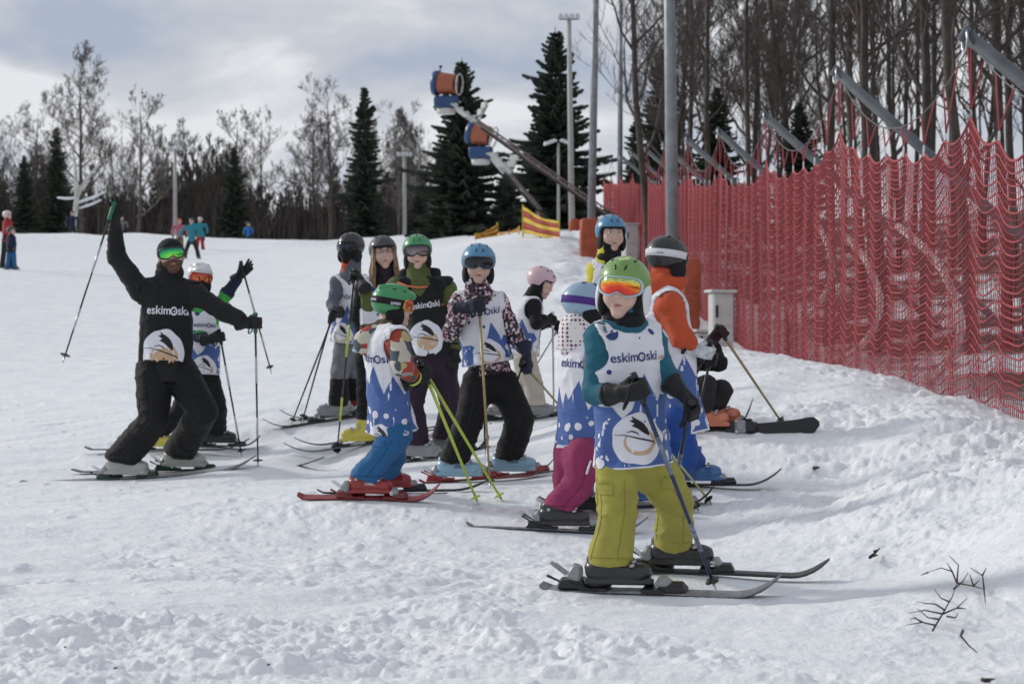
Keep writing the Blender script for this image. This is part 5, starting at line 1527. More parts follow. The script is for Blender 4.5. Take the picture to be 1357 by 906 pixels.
far_person('skier in red and pale pink helmet standing behind the child at the left edge', 10, 280, 353, 53.0, [REDF][0], DARKF, H_WHITE, 80)
far_person('skier in dark navy standing under the snowy branches on the left', 96, 280, 321, 96.0, NAVYF, DARKF, H_BLACK, 10)
far_person('grey figure far away just right of the raised arm', 162, 287, 321, 100.0, GREYF, DARKF, H_GREY, 0)
far_person('skier in turquoise jacket and black trousers skiing down the far slope', 254, 289, 346, 80.0, TEALB, DARKF, H_BLACK, 0, 1.8, arms=.06)
far_person('skier in rose jacket left of the turquoise one on the far slope', 238, 290, 338, 86.0, ROSE, fabric('moss_fabric', (.13, .16, .06)), M('far_orange', (.45, .09, .05)), 10)
far_person('skier in red trousers right of the turquoise one on the far slope', 265, 288, 336, 88.0, TEALB, REDF, H_WHITE, -10)
far_person('person in blue jacket by the snow heap on the ridge', 329, 295, 329, 96.0, SKYB, DARKF, H_BLACK, 40)
# ------------------------------------------------------------------ safety net along the right side of the piste
NET_RED = M('net_red', (0.35, 0.062, 0.070), .8, .15, 3, 0)
NET_LACE = M('net_lace', (0.36, 0.065, 0.075), .8, .1, 3, 0)
GALV = M('galvanised_steel', (.25, .265, .28), .5, .22, 5, .15, 40, .002, metal=.3)
POSTM = M('weathered_post', (.095, .108, .122), .6, .3, 5, .15, 40, .002)
CABLE = M('steel_cable', (.13, .135, .14), .5, .1, 30, 0, metal=.4)
HOSE = M('hose', (.74, .70, .69), .6, .15, 8, 0)
NX = 3.55
tipsY = [9.2, 15.4, 21.6, 27.8, 34.0, 40.2, 46.4, 52.6, 58.8, 65.0, 71.2, 77.4]
def tip_z(Y):
    return float(np.interp(Y, [9.2, 15.4, 21.6, 27.8, 34.0, 46.4, 58.8, 77.4], [1.75, 2.32, 2.88, 3.12, 3.55, 4.55, 5.55, 7.0]))
net = thing('safety_net', 'long red safety net hung along the right side of the slope', 'safety net', (NX, 9.2, h1(NX, 9.2)))
NB = np.array([NX, 9.2, h1(NX, 9.2)])
rn = random.Random(3)
def cable_z(Y):
    for a, b in zip(tipsY, tipsY[1:]):
        if a <= Y <= b:
            s = (Y - a) / (b - a)
            return tip_z(a) * (1 - s) + tip_z(b) * s - .62 * 4 * s * (1 - s)
    return tip_z(Y)
def net_top(Y):
    for a, b in zip(tipsY, tipsY[1:]):
        if a <= Y <= b:
            s = (Y - a) / (b - a)
            e = .58 * (2 * abs(s - .5))**1.2 + .20 * (1 - (2 * abs(s - .5))**1.2)
            return cable_z(Y) - e
    return tip_z(Y) - .58
step = .105
for bi, (a, b) in enumerate(zip(tipsY, tipsY[1:])):
    n = int(round((b - a) / step)); ys = np.linspace(a, b, n + 1)
    hang = 7
    s = (ys - a) / (b - a)
    sc = np.abs(np.sin(PI * s * hang))                 # 0 at a hanger
    topz = np.array([net_top(y) for y in ys]) - .10 * sc
    botz = H(np.full(len(ys), NX), ys) - .25
    rows = int(max(12, round((topz.mean() - botz.mean()) / .090)))
    k = np.linspace(0, 1, rows + 1)
    Z = topz[:, None] * (1 - k) + botz[:, None] * k
    Z -= (.05 * sc[:, None] * np.minimum(1, k * 3) + .025 * np.sin(s * 70 + bi)[:, None] * k)
    Z += .02 * n2(ys[:, None] + 0 * k, k[None, :] * 6 + 0 * ys[:, None], 1.7, bi)
    Xn = NX + (.010 * np.cos(2 * PI * s * hang) + .05 * n2(ys, ys * 0, .5, 3))[:, None] * (.25 + .75 * np.sin(PI * np.minimum(1, k * 1.1))[None, :]) + .03 * n2(ys[:, None] + 0*k, k[None, :] * 2.5 + 0*ys[:, None], .8, 7)
    G = np.stack([Xn, np.repeat(ys[:, None], rows + 1, 1), Z], -1) - NB
    V = []; Fc = []
    def strand(pts, r):
        m = len(pts); base = sum(len(v) for v in V)
        t = np.gradient(pts, axis=0); t /= np.linalg.norm(t, axis=1)[:, None] + 1e-9
        u = np.cross(t, np.array([.31, .52, .79])); u /= np.linalg.norm(u, axis=1)[:, None] + 1e-9
        w = np.cross(t, u)
        ring = np.stack([pts + r * (math.cos(q) * u + math.sin(q) * w) for q in (0, 2.094, 4.189)], 1)
        V.append(ring.reshape(-1, 3))
        i = np.arange(m - 1) * 3 + base
        for q in range(3):
            q2 = (q + 1) % 3
            Fc.append(np.stack([i + q, i + q2, i + 3 + q2, i + 3 + q], 1))
    for j in range(rows + 1): strand(G[:, j], .0088 if j else .013)
    for j in range(rows): strand((G[:, j] + G[:, j+1]) / 2, .0030)
    for i in range(n):
        for dy, dx, rr in (((0, 0, .0044), (.05, .0, .0040)) if a < 30 else ((0, 0, .0040), (.035, .0, .0036), (.07, .0, .0036))):
            zz = G[i].copy(); zz[:, 1] += .014 * (-1.0)**np.arange(rows + 1) + dy; zz[:, 0] += dx * (.3 + .7 * np.abs(np.sin(np.arange(rows + 1) * .4 + i)))
            strand(zz, rr)
    o = obj('netting', new_mesh('netting', np.concatenate(V), np.concatenate(Fc), NET_RED, True), net); o['kind'] = 'stuff'
    # lace zigzag and hangers between the cable and the net
    if a < 50:
        m = MB(); mc = MB()
        for q in range(hang + 1):
            y0 = a + (b - a) * q / hang
            m.tube([np.array([NX, y0 - (b-a)/hang*.48, cable_z(max(tipsY[0], y0 - (b-a)/hang*.48))]) - NB, np.array([NX, y0, net_top(y0) + .06]) - NB, np.array([NX, min(b, y0 + .1), cable_z(min(b, y0 + .1))]) - NB], .0075, 4)
            c = np.array([NX, y0, net_top(y0) + .01]) - NB
            mc.tube([c + np.array([.0, .022*math.cos(t), .05*math.sin(t)]) for t in np.linspace(0, 2*PI, 9)], .006, 4, 0, False)
        m.build('lace', NET_LACE, net)['kind'] = 'stuff'; mc.build('carabiners', STEEL, net)['kind'] = 'stuff'
    m = MB(); m.tube([np.array([NX, y, cable_z(y)]) - NB for y in np.linspace(a, b, 17)], .0065, 4); m.build('cable', CABLE, net)
ordinal = {15.4: 'nearest whole leaning grey post above the red net', 21.6: 'second leaning grey post above the red net', 27.8: 'third leaning grey post above the red net, before the bare trunks', 34.0: 'fourth leaning grey post above the red net'}
for i, Y in enumerate(tipsY[:-2]):
    if Y < 10: lab = 'leaning grey post at the right edge of the frame above the net'
    else: lab = ordinal.get(Y, 'small far leaning grey post above the red net near the tall lamp post')
    tz = tip_z(Y); L_ = 5.6
    dirv = np.array([.83, -.06, -.52]); dirv /= np.linalg.norm(dirv)
    tipp = np.array([NX - .05, Y, tz + .06])
    foot = tipp + dirv * 4.8
    foot[2] = min(foot[2], h1(foot[0], foot[1]) - .3)
    t = thing('leaning_post', lab, 'post', tuple(foot), 'leaning posts of the net' if Y > 35 else 'leaning posts holding the net')
    m = MB(); m.tube([np.zeros(3), tipp - foot], .058, 12); m.build('tube', POSTM, t, True)
    m = MB(); m.tube([tipp - foot + dirv*.03, tipp - foot - dirv*.03], [.064, .064], 12); m.build('end_cap', POSTM, t, True)
    m = MB(); m.tube([tipp - foot + np.array([0, 0, -.05 + .09*math.sin(q)]) + np.array([0, .09*math.cos(q), 0]) for q in np.linspace(0, 2*PI, 13)], .010, 4, 0, False); m.build('ring', STEEL, t, True)
# pale hose loops hanging behind the net
for i, (pts, Y, lab) in enumerate((
    ([(1120, 312), (1150, 350), (1166, 400), (1152, 445), (1118, 474), (1080, 480), (1020, 488)], 21.0, 'pale hose loop behind the net, left of the brightest one'),
    ([(1085, 300), (1098, 330), (1102, 365), (1086, 400), (1050, 435), (1010, 450)], 24.0, 'thin pale hose loop behind the net near the grey box'),
    ([(1190, 300), (1240, 345), (1270, 410), (1270, 450), (1240, 500), (1205, 520)], 17.6, 'pale hose loop behind the net, nearest to the right edge'))):
    t = thing('hose', lab, 'hose', tuple(at(*pts[-1], (NX + .07) * F / (pts[-1][0] - 678.5))), 'hose loops behind the net')
    m = MB(); P = [at(x, y, (NX + .07) * F / (x - 678.5)) for x, y in pts]
    # smooth
    Q = []
    for j in range(len(P) - 1):
        p0, p1, p2, p3 = P[max(j-1, 0)], P[j], P[j+1], P[min(j+2, len(P)-1)]
        for u in np.linspace(0, 1, 6, endpoint=False):
            Q.append(.5 * ((2*p1) + (-p0+p2)*u + (2*p0-5*p1+4*p2-p3)*u*u + (-p0+3*p1-3*p2+p3)*u**3))
    Q.append(P[-1]); m.tube([q - P[-1] for q in Q], .036, 8); m.build('hose_tube', HOSE, t, True)

# ------------------------------------------------------------------ lamp posts
LAMPW = M('lamp_glass', (.62, .64, .66), .3, .05, 10, 0)
PALEP = M('pale_steel', (.38, .38, .37), .5, .1, 5, .1)
def lamp_post(px, foot_py, Y, top_py, r, label, head='none', px_top=None, group='lamp posts beside the slope'):
    p = at(px, foot_py, Y); p[2] = h1(p[0], p[1]) - .1
    top = at(px_top or px, top_py, Y) - p
    t = thing('lamp_post', label, 'lamp post', tuple(p), group)
    m = MB(); m.tube([np.zeros(3), top * .5, top], [r, r*.86, r*.68], 16); m.build('pole', GALV if head == 'none' else PALEP, t, True)
    if head == 'flood':
        m = MB(); m.tube([top + (-.40, 0, -.05), top + (.40, 0, -.05)], .035, 6); m.tube([top + (0, 0, -.4), top + (0, 0, .02)], .06, 6); m.build('crossbar', GALV, t)
        for i in range(4):
            m = MB(); m.box(top + np.array([-.33 + .22*i, -.10, .06]), (.19, .16, .20), np.array([[1, 0, 0], [0, .8, -.6], [0, .6, .8]]), 0, .85, .02); m.build('floodlight', [LAMPW], t)
    elif head == 'double':
        for s in (-1, 1):
            m = MB(); m.box(top + np.array([s*.35, 0, .05]), (.62, .30, .14), np.array([[.94, 0, s*.34], [0, 1, 0], [-s*.34, 0, .94]]), 0, .8, .03); m.build('lamp_head', [LAMPW], t)
    return t
lamp_post(893, 452, 33.0, -230, .115, 'thick tall grey lamp post rising behind the black helmet', px_top=884)
lamp_post(783, 366, 58.0, -90, .125, 'tall grey lamp post standing in the orange pad', px_top=791)
lamp_post(821, 320, 72.0, -60, .105, 'thin tall grey post between the two thicker lamp posts', px_top=823)
lamp_post(758, 318, 78.0, 24, .125, 'grey lamp post with floodlights at its top, left of the boom end', 'flood', 754)
lamp_post(740, 316, 84.0, 190, .07, 'short grey lamp post with double lamp in front of the right spruce', 'double')
lamp_post(232, 322, 112.0, 198, .13, 'white lamp post with floodlights far behind the instructor', 'flood')
lamp_post(536, 322, 112.0, 206, .12, 'pale lamp post among the bare trees behind the green helmet', 'flood')

# ------------------------------------------------------------------ pads, boxes, banners
PAD = M('orange_pad', (.38, .080, .034), .6, .28, 3, .5, 7, .03)
BOXG = M('box_grey', (.50, .50, .48), .55, .08, 5, .1)
def pad(px, py0, py1, Y, w, label, d=.5, lean=0.0):
    p = at(px, py1, Y); p[2] = h1(p[0], p[1]) - .15
    hgt = at(px, py0, Y)[2] - p[2]
    t = thing('crash_pad', label, 'crash pad', tuple(p), 'orange crash pads round the posts')
    def fn(Q):
        q = Q.copy(); q[:, 0] -= lean * q[:, 2]
        dd = boxd(q, (0, 0, hgt/2), (w/2, d/2, hgt/2), .10)
        return dd + .05 * n3(Q, 3.5, px) - .02 * np.clip(1 - np.abs(n3(Q, 5., px)) * 7, 0, 1)
    V, Fc = sdf_mesh(fn, (-w/2 - .3, -d/2 - .15, -.1), (w/2 + .4, d/2 + .15, hgt + .15), .035)
    obj('padding', new_mesh('padding', V, Fc, PAD), t)
    m = MB()
    m.box((0, -d/2 - .02, hgt*.6), (w*.8, .012, .035), None, 0, 1, .004)
    m.build('strap_band', [M('pad_strap', (.40, .09, .04), .7, .1, 10, .1)], t)
pad(914, 342, 470, 31.8, .30, 'orange crash pad behind the orange jacket, round the thick lamp post')
pad(790, 290, 366, 56.5, .92, 'large orange crash pad left of the boy in the blue helmet', .6)
pad(768, 291, 322, 74.0, .75, 'small orange crash pad farthest up, beside the yellow banner', .6)
pad(824, 288, 318, 70.0, .5, 'small orange crash pad at the foot of the thin post', .5)
def cabinet(px, py0, py1, Y, w, d, label):
    p = at(px, py1, Y); p[2] = min(p[2], h1(p[0], p[1]) + .0) - .2
    hgt = at(px, py0, Y)[2] - p[2]
    t = thing('electric_cabinet', label, 'cabinet', tuple(p), 'grey cabinets by the net')
    R = frame(14)[:, :]; R = np.stack([-R[:, 0], R[:, 1], R[:, 2]], 1)
    m = MB(); m.box((0, 0, hgt/2), (w, d, hgt), R, 0, 1, .02); m.build('body', BOXG, t)
    for z0, z1 in ((.03, .40), (.42, .60), (.62, .95)):
        m = MB(); m.box(R @ np.array([0, d/2 + .006, hgt*(z0+z1)/2]), (w*.9, .016, hgt*(z1-z0)), R, 0, 1, .004); m.build('door', [BOXG], t)
    m = MB(); m.box(R @ np.array([-w*.36, d/2 + .03, hgt*.78]), (.03, .03, .16), R, 0, 1, .005); m.build('handle', [BLACKP], t)
    m = MB(); m.box((0, 0, hgt + .02), (w + .08, d + .08, .04), R, 0, 1, .01); m.build('lid', [BOXG], t)
cabinet(955, 388, 480, 26.0, .28, .22, 'pale grey electric cabinet in front of the red net')
cabinet(834, 298, 352, 55.0, .36, .5, 'far white cabinet beside the boy in the blue helmet')
cabinet(934, 440, 480, 27.5, .30, .3, 'low white box left of the pale grey electric cabinet')
BY = M('banner_yellow', (.62, .43, .045), .75, .1, 4, .2); BR = M('banner_red', (.30, .035, .025), .75, .1, 4, .2)
def banner(p0, p1, h0, h1_, label, lo=0.0):
    t = thing('banner_net', label, 'banner', tuple(p0), 'yellow and red banners at the top of the bank')
    d = p1 - p0; n = 24
    bands = [(0, .16, 0), (.16, .42, 1), (.42, .62, 0), (.62, .86, 1), (.86, 1, 0)]
    for z0, z1, mi in bands:
        V = []; Fc = []
        for i in range(n + 1):
            s = i / n; hh = h0 + (h1_ - h0) * s; sag = -.10 * math.sin(PI * s)
            for z in (z0, z1):
                q = d * s + np.array([.03*math.sin(s*9), .05 * math.sin(s * 17 + z * 3), hh * z + sag * z])
                V += [q, q + np.array([0, .012, 0])]
        for i in range(n):
            a = i*4; b = a + 4
            Fc += [(a, b, b+2, a+2), (a+3, b+3, b+1, a+1), (a+2, b+2, b+3, a+3), (a+1, b+1, b, a)]
        obj('band', new_mesh('band', V, Fc, [BY, BR][mi]), t)
    for s in (0, .5, 1):
        m = MB(); q = d * s; m.tube([q + (0, .06, -.4), q + (0, .06, (h0 + (h1_-h0)*s) * 1.06)], .03, 6); m.build('stake', [BR if s == .5 else BY], t)
banner(at(693, 309, 62), at(741, 318, 60), .84, .56, 'largest yellow and red striped banner on the crest of the bank')
banner(at(662, 312, 72), at(688, 307, 70), .12, .20, 'small yellow and red banner just left of the largest')
banner(at(630, 317, 70), at(659, 313, 70), .20, .46, 'yellow and red banner farthest left on the crest')

# ------------------------------------------------------------------ snow guns on booms
GO = M('gun_orange', (.36, .105, .055), .5, .12, 6, .1); GB = M('gun_blue', (.018, .062, .17), .4, .1, 6, .1); GW = M('gun_white', (.55, .55, .53), .5, .08, 6, .1); RUST = M('boom_paint', (.23, .19, .18), .6, .25, 6, .2)
def snow_gun(root_p, end_p, s, label, tilt=-.12, hr=1.0):
    root_p = np.array(root_p); end_p = np.array(end_p)
    t = thing('snow_gun', label, 'snow gun', tuple(root_p), 'snow guns on booms')
    v = end_p - root_p; L_ = np.linalg.norm(v); a = v / L_
    up = nrm(np.array([0, 0, 1.0]) - a * a[2]); w = np.cross(a, up)
    m = MB()
    for u0, w0 in ((0, -.10), (0, .10), (.22, 0)): m.tube([up*u0*s + w*w0*s, v + up*u0*.7*s + w*w0*s], .045*s, 6)
    n = 14
    for i in range(n):
        p = v * i / n; q = v * (i + 1) / n; md = (p + q) / 2
        m.tube([p + w*.10*s, md + up*.21*s, q + w*.10*s], .018*s, 4); m.tube([p - w*.10*s, md + up*.21*s, q - w*.10*s], .018*s, 4); m.tube([p + w*.1*s, q - w*.1*s], .018*s, 4)
    m.build('boom', RUST, t)
    m = MB(); m.tube([v*.05 - up*.1*s, v * .55 - up*.12*s, v*.9 - up*.08*s], .04*s, 6); m.build('supply_hose', BLACKP, t, True)
    m = MB(); m.tube([np.zeros(3) - a*.6*s, np.zeros(3) + a*.2*s], [.20*s, .16*s], 8); p0 = np.zeros(3); m.tube([p0 + (0, 0, -2.2*s), p0 + (0, 0, .1)], .16*s, 10); m.build('mast', GALV, t, True)
    e = v
    # platform with ladder-like walkway and counter plate
    m = MB()
    R = np.stack([a, w, up], 1)
    m.box(e + a*.25*s + up*.02*s, (1.5*s, .55*s, .08*s), R, 0, 1, .01)
    for q in (-.25, .1, .45, .8): m.box(e + a*q*s + up*.10*s + w*.0, (.16*s, .6*s, .10*s), R, 0, 1, .01)
    m.build('walkway', GW, t)
    m = MB(); 
    for q in (0, .38): m.box(e + up*(.55 + q)*s - a*.50*s, (.12*s, .5*s, .30*s), R @ np.array([[.9, 0, .43], [0, 1, 0], [-.43, 0, .9]]), 0, 1, .01)
    m.box(e + up*.50*s - a*.62*s, (.06*s, .34*s, 1.05*s), R, 1, 1, .01); m.build('counter_plate', [GW, GALV], t)
    # machine: blue lower housing, orange fan drum above
    c = e + np.array([-.95*s, 0, .62*s])
    def fn(Q): return boxd(Q, (0, 0, 0), (.58*s, .48*s, .30*s), .14*s) + .25 * np.maximum(0, -Q[:, 2]) * .6
    V, Fc = sdf_mesh(fn, (-.8*s, -.7*s, -.6*s), (.8*s, .7*s, .6*s), .05*s); obj('housing', new_mesh('housing', V + c, Fc, GB), t)
    m = MB(); m.tube([c + (0, 0, -.52*s), c + (0, 0, -.28*s)], [.42*s, .46*s], 12); m.build('turntable', GW, t, True)
    m = MB(); m.tube([c + (0, 0, .22*s), c + (0, 0, .55*s)], .16*s, 10); m.build('neck', BLACKP, t)
    d0 = c + np.array([0, 0, .90*s]); ax = nrm((1.0, -.30, tilt))
    yv = nrm(np.cross(ax, (0, 0, 1))); zv = np.cross(yv, ax)
    def ringpts(x, r, k=20): return [d0 + ax*x*s + r*s*(math.cos(q)*yv + math.sin(q)*zv) for q in np.linspace(0, 2*PI, k, endpoint=False)]
    def drum(name, prof, mt):
        V = []; Fc = []; k = 20
        for x, r in prof: V += ringpts(x, r)
        for i in range(len(prof) - 1):
            for j in range(k): Fc.append((i*k+j, i*k+(j+1) % k, (i+1)*k+(j+1) % k, (i+1)*k+j))
        obj(name, new_mesh(name, V, Fc, mt), t)
    drum('drum', [(-.38, .30), (-.38, .50), (-.30, .53), (.42, .46), (.46, .44), (.46, .30)], GO)
    drum('inlet_ring', [(-.40, .20), (-.58, .50), (-.60, .57), (-.46, .60), (-.34, .58), (-.34, .50)], GB)
    drum('nozzle_ring', [(.62, .50), (.66, .53), (.70, .50), (.66, .47), (.62, .50)], GW)
    m = MB()
    for j in range(5):
        q = 2*PI*j/5; p = d0 - ax*.30*s; r = (math.cos(q)*yv + math.sin(q)*zv); g = np.cross(ax, r)
        m.add([p + r*.08*s + g*.06*s, p + r*.46*s + g*.10*s + ax*.08*s, p + r*.46*s - g*.10*s - ax*.02*s, p + r*.08*s - g*.04*s], [(0, 1, 2, 3), (3, 2, 1, 0)])
    m.tube([d0 - ax*.36*s, d0 + ax*.1*s], [.10*s, .14*s], 8); m.build('fan', BLACKP, t)
    m = MB(); m.tube([d0 - ax*.35*s + zv*.5*s, d0 - ax*.35*s + zv*.75*s], .03*s, 5); m.box(d0 - ax*.35*s + zv*.78*s, (.16*s, .16*s, .10*s), None, 0, 1, .02); m.build('sensor', BLACKP, t)
    return t
snow_gun(at(812, 290, 60), at(618, 154, 58), .62, 'large snow gun, orange drum over blue housing, on a long boom', -.10)
snow_gun(at(716, 282, 88), at(664, 221, 86), .92, 'farther snow gun with orange drum in front of the spruces', -.30)

# ------------------------------------------------------------------ twigs and bark on the snow
TWIG = M('twig', (.045, .028, .020), .9, .3, 60, .3)
def twigs(lines, Y, label, r=.0035):
    P0 = ground_hit(*lines[0][0])
    def g(x, y, k): return ground_hit(x, y, .05 + .012 * math.sin(x*.15 + k))
    t = thing('twig', label, 'twig', tuple(P0), 'twigs lying on the snow')
    m = MB()
    for k, ln in enumerate(lines):
        n = len(ln); m.tube([g(x, y, k) - P0 for x, y in ln], [r * (1.3 - .9 * i / max(1, n-1)) for i in range(n)], 5)
    m.build('twig_wood', TWIG, t, True)
twigs([[(1236, 835), (1249, 813), (1262, 790), (1268, 772)], [(1268, 772), (1262, 757), (1247, 752), (1230, 758)], [(1268, 772), (1270, 748), (1258, 736)], [(1268, 772), (1290, 776), (1304, 780)], [(1304, 780), (1302, 762), (1286, 752)], [(1290, 776), (1285, 760)], [(1304, 780), (1306, 800)],
       [(1240, 828), (1222, 824), (1200, 828)], [(1249, 813), (1225, 808), (1203, 812)], [(1244, 820), (1230, 818), (1216, 806)], [(1249, 813), (1268, 805), (1282, 792)], [(1255, 816), (1266, 818), (1270, 812)], [(1262, 757), (1255, 745)], [(1264, 780), (1276, 770), (1283, 758)], [(1258, 797), (1247, 792), (1238, 780)], [(1252, 808), (1240, 800), (1226, 799), (1214, 796)], [(1222, 824), (1212, 818), (1206, 820)], [(1290, 776), (1298, 768)], [(1302, 762), (1307, 752)], [(1268, 805), (1280, 806)], [(1230, 758), (1220, 762)]], 6.9, 'dark branching twig lying on the snow at the lower right', .0026)
twigs([[(1276, 835), (1273, 842), (1284, 855), (1295, 864)]], 6.6, 'short bent twig on the snow below the branching one', .0036)
twigs([[(1153, 738), (1160, 732), (1166, 726)], [(1157, 736), (1163, 735)], [(1158, 731), (1162, 728)]], 7.7, 'scrap of dark bark on the snow right of the ski tips', .006)
twigs([[(1078, 621), (1084, 618)], [(1079, 620), (1086, 619)]], 10.9, 'tiny dark scrap on the snow beyond the thin black ski', .010)
twigs([[(1302, 900), (1312, 903)], [(1305, 901), (1318, 899)]], 5.9, 'small tuft of dark debris at the bottom right', .005)
for x, y in ((85, 857), (152, 885), (355, 880)):
    twigs([[(x, y), (x + 4, y - 1)]], 5.75, 'tiny dark speck of debris on the near snow', .0025)
# ------------------------------------------------------------------ trees
BARK = M('bark', (.080, .066, .058), .9, .45, 5, .8, 22, .02); TWIGD = M('thicket_twigs', (.070, .056, .050), .9, .3, 5, 0); BARKF = M('forest_bark', (.066, .054, .046), .9, .45, 5, .8, 22, .02); TWIGF = M('forest_twigs', (.078, .063, .055), .9, .3, 5, 0); BARKL = M('pale_bark', (.13, .115, .105), .9, .4, 5, .8, 22, .02)
TWIGM = M('tree_twigs', (.095, .076, .068), .9, .3, 5, 0); TWIGL = M('pale_twigs', (.19, .165, .15), .9, .3, 5, 0); BIRCH = M('birch_bark', (.55, .53, .50), .8, .35, 4, .5, 16, .01)
NEED = M('spruce_needles', (.036, .050, .034), .9, .5, 1.6, 0); NEED2 = M('dry_spruce_needles', (.058, .066, .044), .9, .5, 1.6, 0)
SNOWM = M('branch_snow', (.80, .82, .85), .7, .04, 5, .3)

def bare_tree(seed, Ht, r0, spread=.5, nb=14, depth=3, clear=.25, up=.35, twiggy=1.0, mn=.004):
    """returns trunk mesh builder, crown mesh builder"""
    rd = random.Random(seed)
    tr, cr = MB(), MB()
    npt = 9; p = np.zeros(3); pts = [p.copy()]; d = np.array([rd.uniform(-.05, .05), rd.uniform(-.05, .05), 1.0])
    for i in range(npt):
        d = nrm(d + np.array([rd.uniform(-.07, .07), rd.uniform(-.07, .07), .25])); p = p + d * Ht / npt; pts.append(p.copy())
    rad = [r0 * (1.25 if i == 0 else 1) * (1 - i / npt)**.85 + .012 for i in range(npt + 1)]
    tr.tube(pts, rad, 8)
    def branch(p, d, ln, r, lv):
        n = 4 if lv < 2 else 3
        q = [p.copy()]; dd = d.copy()
        for i in range(n):
            dd = nrm(dd + np.array([rd.uniform(-.28, .28), rd.uniform(-.28, .28), rd.uniform(-.12, .2) + up * .35])); p = p + dd * ln / n; q.append(p.copy())
        cr.tube(q, [max(mn, r * (1 - .8 * i / n)) for i in range(n + 1)], 5 if lv == 0 else 3, 0, False)
        if lv >= depth: return
        k = rd.randint(4, 6) if lv == 0 else rd.randint(3, 5)
        k = int(k * twiggy)
        for j in range(k):
            t = rd.uniform(.25, 1.0) * n; i = min(int(t), n - 1); f = t - i
            b = q[i] * (1 - f) + q[i+1] * f; ax = nrm(q[i+1] - q[i])
            s = nrm(np.cross(ax, np.array([rd.uniform(-1, 1), rd.uniform(-1, 1), rd.uniform(-1, 1)])))
            nd = nrm(ax * rd.uniform(.5, 1.0) + s * rd.uniform(.5, 1.0) + np.array([0, 0, up * .5]))
            branch(b, nd, ln * rd.uniform(.38, .62), max(mn, r * .5), lv + 1)
    for j in range(nb):
        t = clear + (1 - clear) * (j + rd.random()) / nb
        x = min(t, .985) * npt; i = min(int(x), npt - 1); f = x - i
        b = pts[i] * (1 - f) + pts[i+1] * f; rr = rad[i] * (1 - f) + rad[i+1] * f
        an = j * 2.4 + rd.uniform(-.5, .5)
        nd = nrm(np.array([math.cos(an), math.sin(an), up + rd.uniform(0, .6)]))
        branch(b, nd, Ht * spread * (1.05 - .72 * t) * rd.uniform(.6, 1.05), rr * .55, 0)
    return tr, cr
def spruce(seed, Ht, R0, dens=1.0):
    rd = random.Random(seed); tr, cr = MB(), MB()
    tr.tube([(0, 0, -.3), (0, 0, Ht*.5), (0, 0, Ht)], [Ht*.020, Ht*.012, .015], 7)
    z = Ht * .05; 
    while z < Ht * .985:
        t = z / Ht
        rr = R0 * ((1 - t)**.82) * (.9 + .2*rd.random()) + .06
        nbr = max(5, int((7 + 5 * (1 - t)) * dens))
        a0 = rd.random() * 7
        for j in range(nbr):
            an = a0 + 2*PI*j/nbr + rd.uniform(-.3, .3); L_ = rr * rd.uniform(.45, 1.2) * (1 + .22 * math.sin(an * 2 + z * 1.7 + seed) + .15 * math.sin(an * 3 - z * 2.9))
            if rd.random() < .09: continue
            dx, dy = math.cos(an), math.sin(an)
            droop = -.18 - .35 * (1 - t) + .25 * t
            if t > .8: droop = .25
            def pt(q): return np.array([dx*L_*q, dy*L_*q, z + L_ * (droop * q + .30 * q*q * (1 - t * .3))])
            cr.tube([pt(0), pt(.5), pt(1)], [.02, .014, .005], 3, 0, False)
            ns = max(3, int(L_ / .105))
            for k in range(ns):
                q = (k + .6) / ns; c = pt(q)
                for sgn in (-1, 1):
                    ln = (.16 + .30 * (1 - q) * L_ * .8) * rd.uniform(.7, 1.3); hang = rd.uniform(.25, .75)
                    o = np.array([-dy*sgn, dx*sgn, 0]) * .72 + np.array([dx, dy, 0]) * .6; o = nrm(o)
                    tipp = c + o * ln * .85 + np.array([0, 0, -hang * ln * .75])
                    wv = np.array([dx, dy, 0]) * (.05 + .075 * ln) + np.array([0, 0, .02])
                    dn = np.array([0, 0, -.07 - .10*rd.random()])
                    cr.add([c - wv, c + wv, (c + tipp)/2 + wv*1.1 + dn*.3, tipp, (c + tipp)/2 - wv*.6 + dn], [(0, 1, 2, 3, 4)], 0 if rd.random() < .8 else 1)
            e = pt(1.0); cr.add([e - np.array([-dy, dx, 0])*.05, e + np.array([-dy, dx, 0])*.05, e + np.array([dx*.16, dy*.16, -.06])], [(0, 1, 2)], 0)
        z += Ht * .016 + .07 * rd.random() + .04
    return tr, cr
def proto_bare(kind, *a, bark=BARK, tw=TWIGM, **k):
    t, c = bare_tree(*a, **k)
    return t.mesh('trunk', bark, True), c.mesh('crown', tw, False)
def proto_spruce(seed, Ht, R0, dens=1.0):
    t, c = spruce(seed, Ht, R0, dens)
    return t.mesh('trunk', BARK, True), c.mesh('crown', [NEED, NEED2], False)
def plant(name, protos, p, s, rz, label, group, cat='tree', sz=None, sink=.25):
    t = thing(name, label, cat, (p[0], p[1], p[2] - sink), group)
    t.scale = (s, s, sz or s); t.rotation_euler = (0, 0, rz)
    obj('trunk', protos[0], t); obj('crown', protos[1], t)
    return t
rt = random.Random(21)
SPR = [proto_spruce(1, 10, 2.35, 1.25), proto_spruce(2, 10, 1.8, 1.2), proto_spruce(3, 10, 2.9, 1.35)]
def spruce_at(px, top_py, base_py, Y, label, kind, wid=1.0, group='spruces at the top of the slope'):
    p = at(px, base_py, Y); hgt = at(px, top_py, Y)[2] - p[2]
    s = hgt / 9.7
    t = plant('spruce_tree', SPR[kind], p, s * wid, rt.random() * 6, label, group, sz=s, sink=0)
    return t
spruce_at(612, 84, 328, 92, 'tall broad spruce behind the snow guns', 2, 1.08)
spruce_at(736, 44, 326, 90, 'tallest spruce, behind the long boom and floodlit post', 2, 1.0)
spruce_at(483, 120, 328, 108, 'tall slender spruce standing left of the snow guns', 1, 1.0)
spruce_at(310, 198, 328, 107, 'medium spruce amid the brown thicket behind the slope', 0, .95)
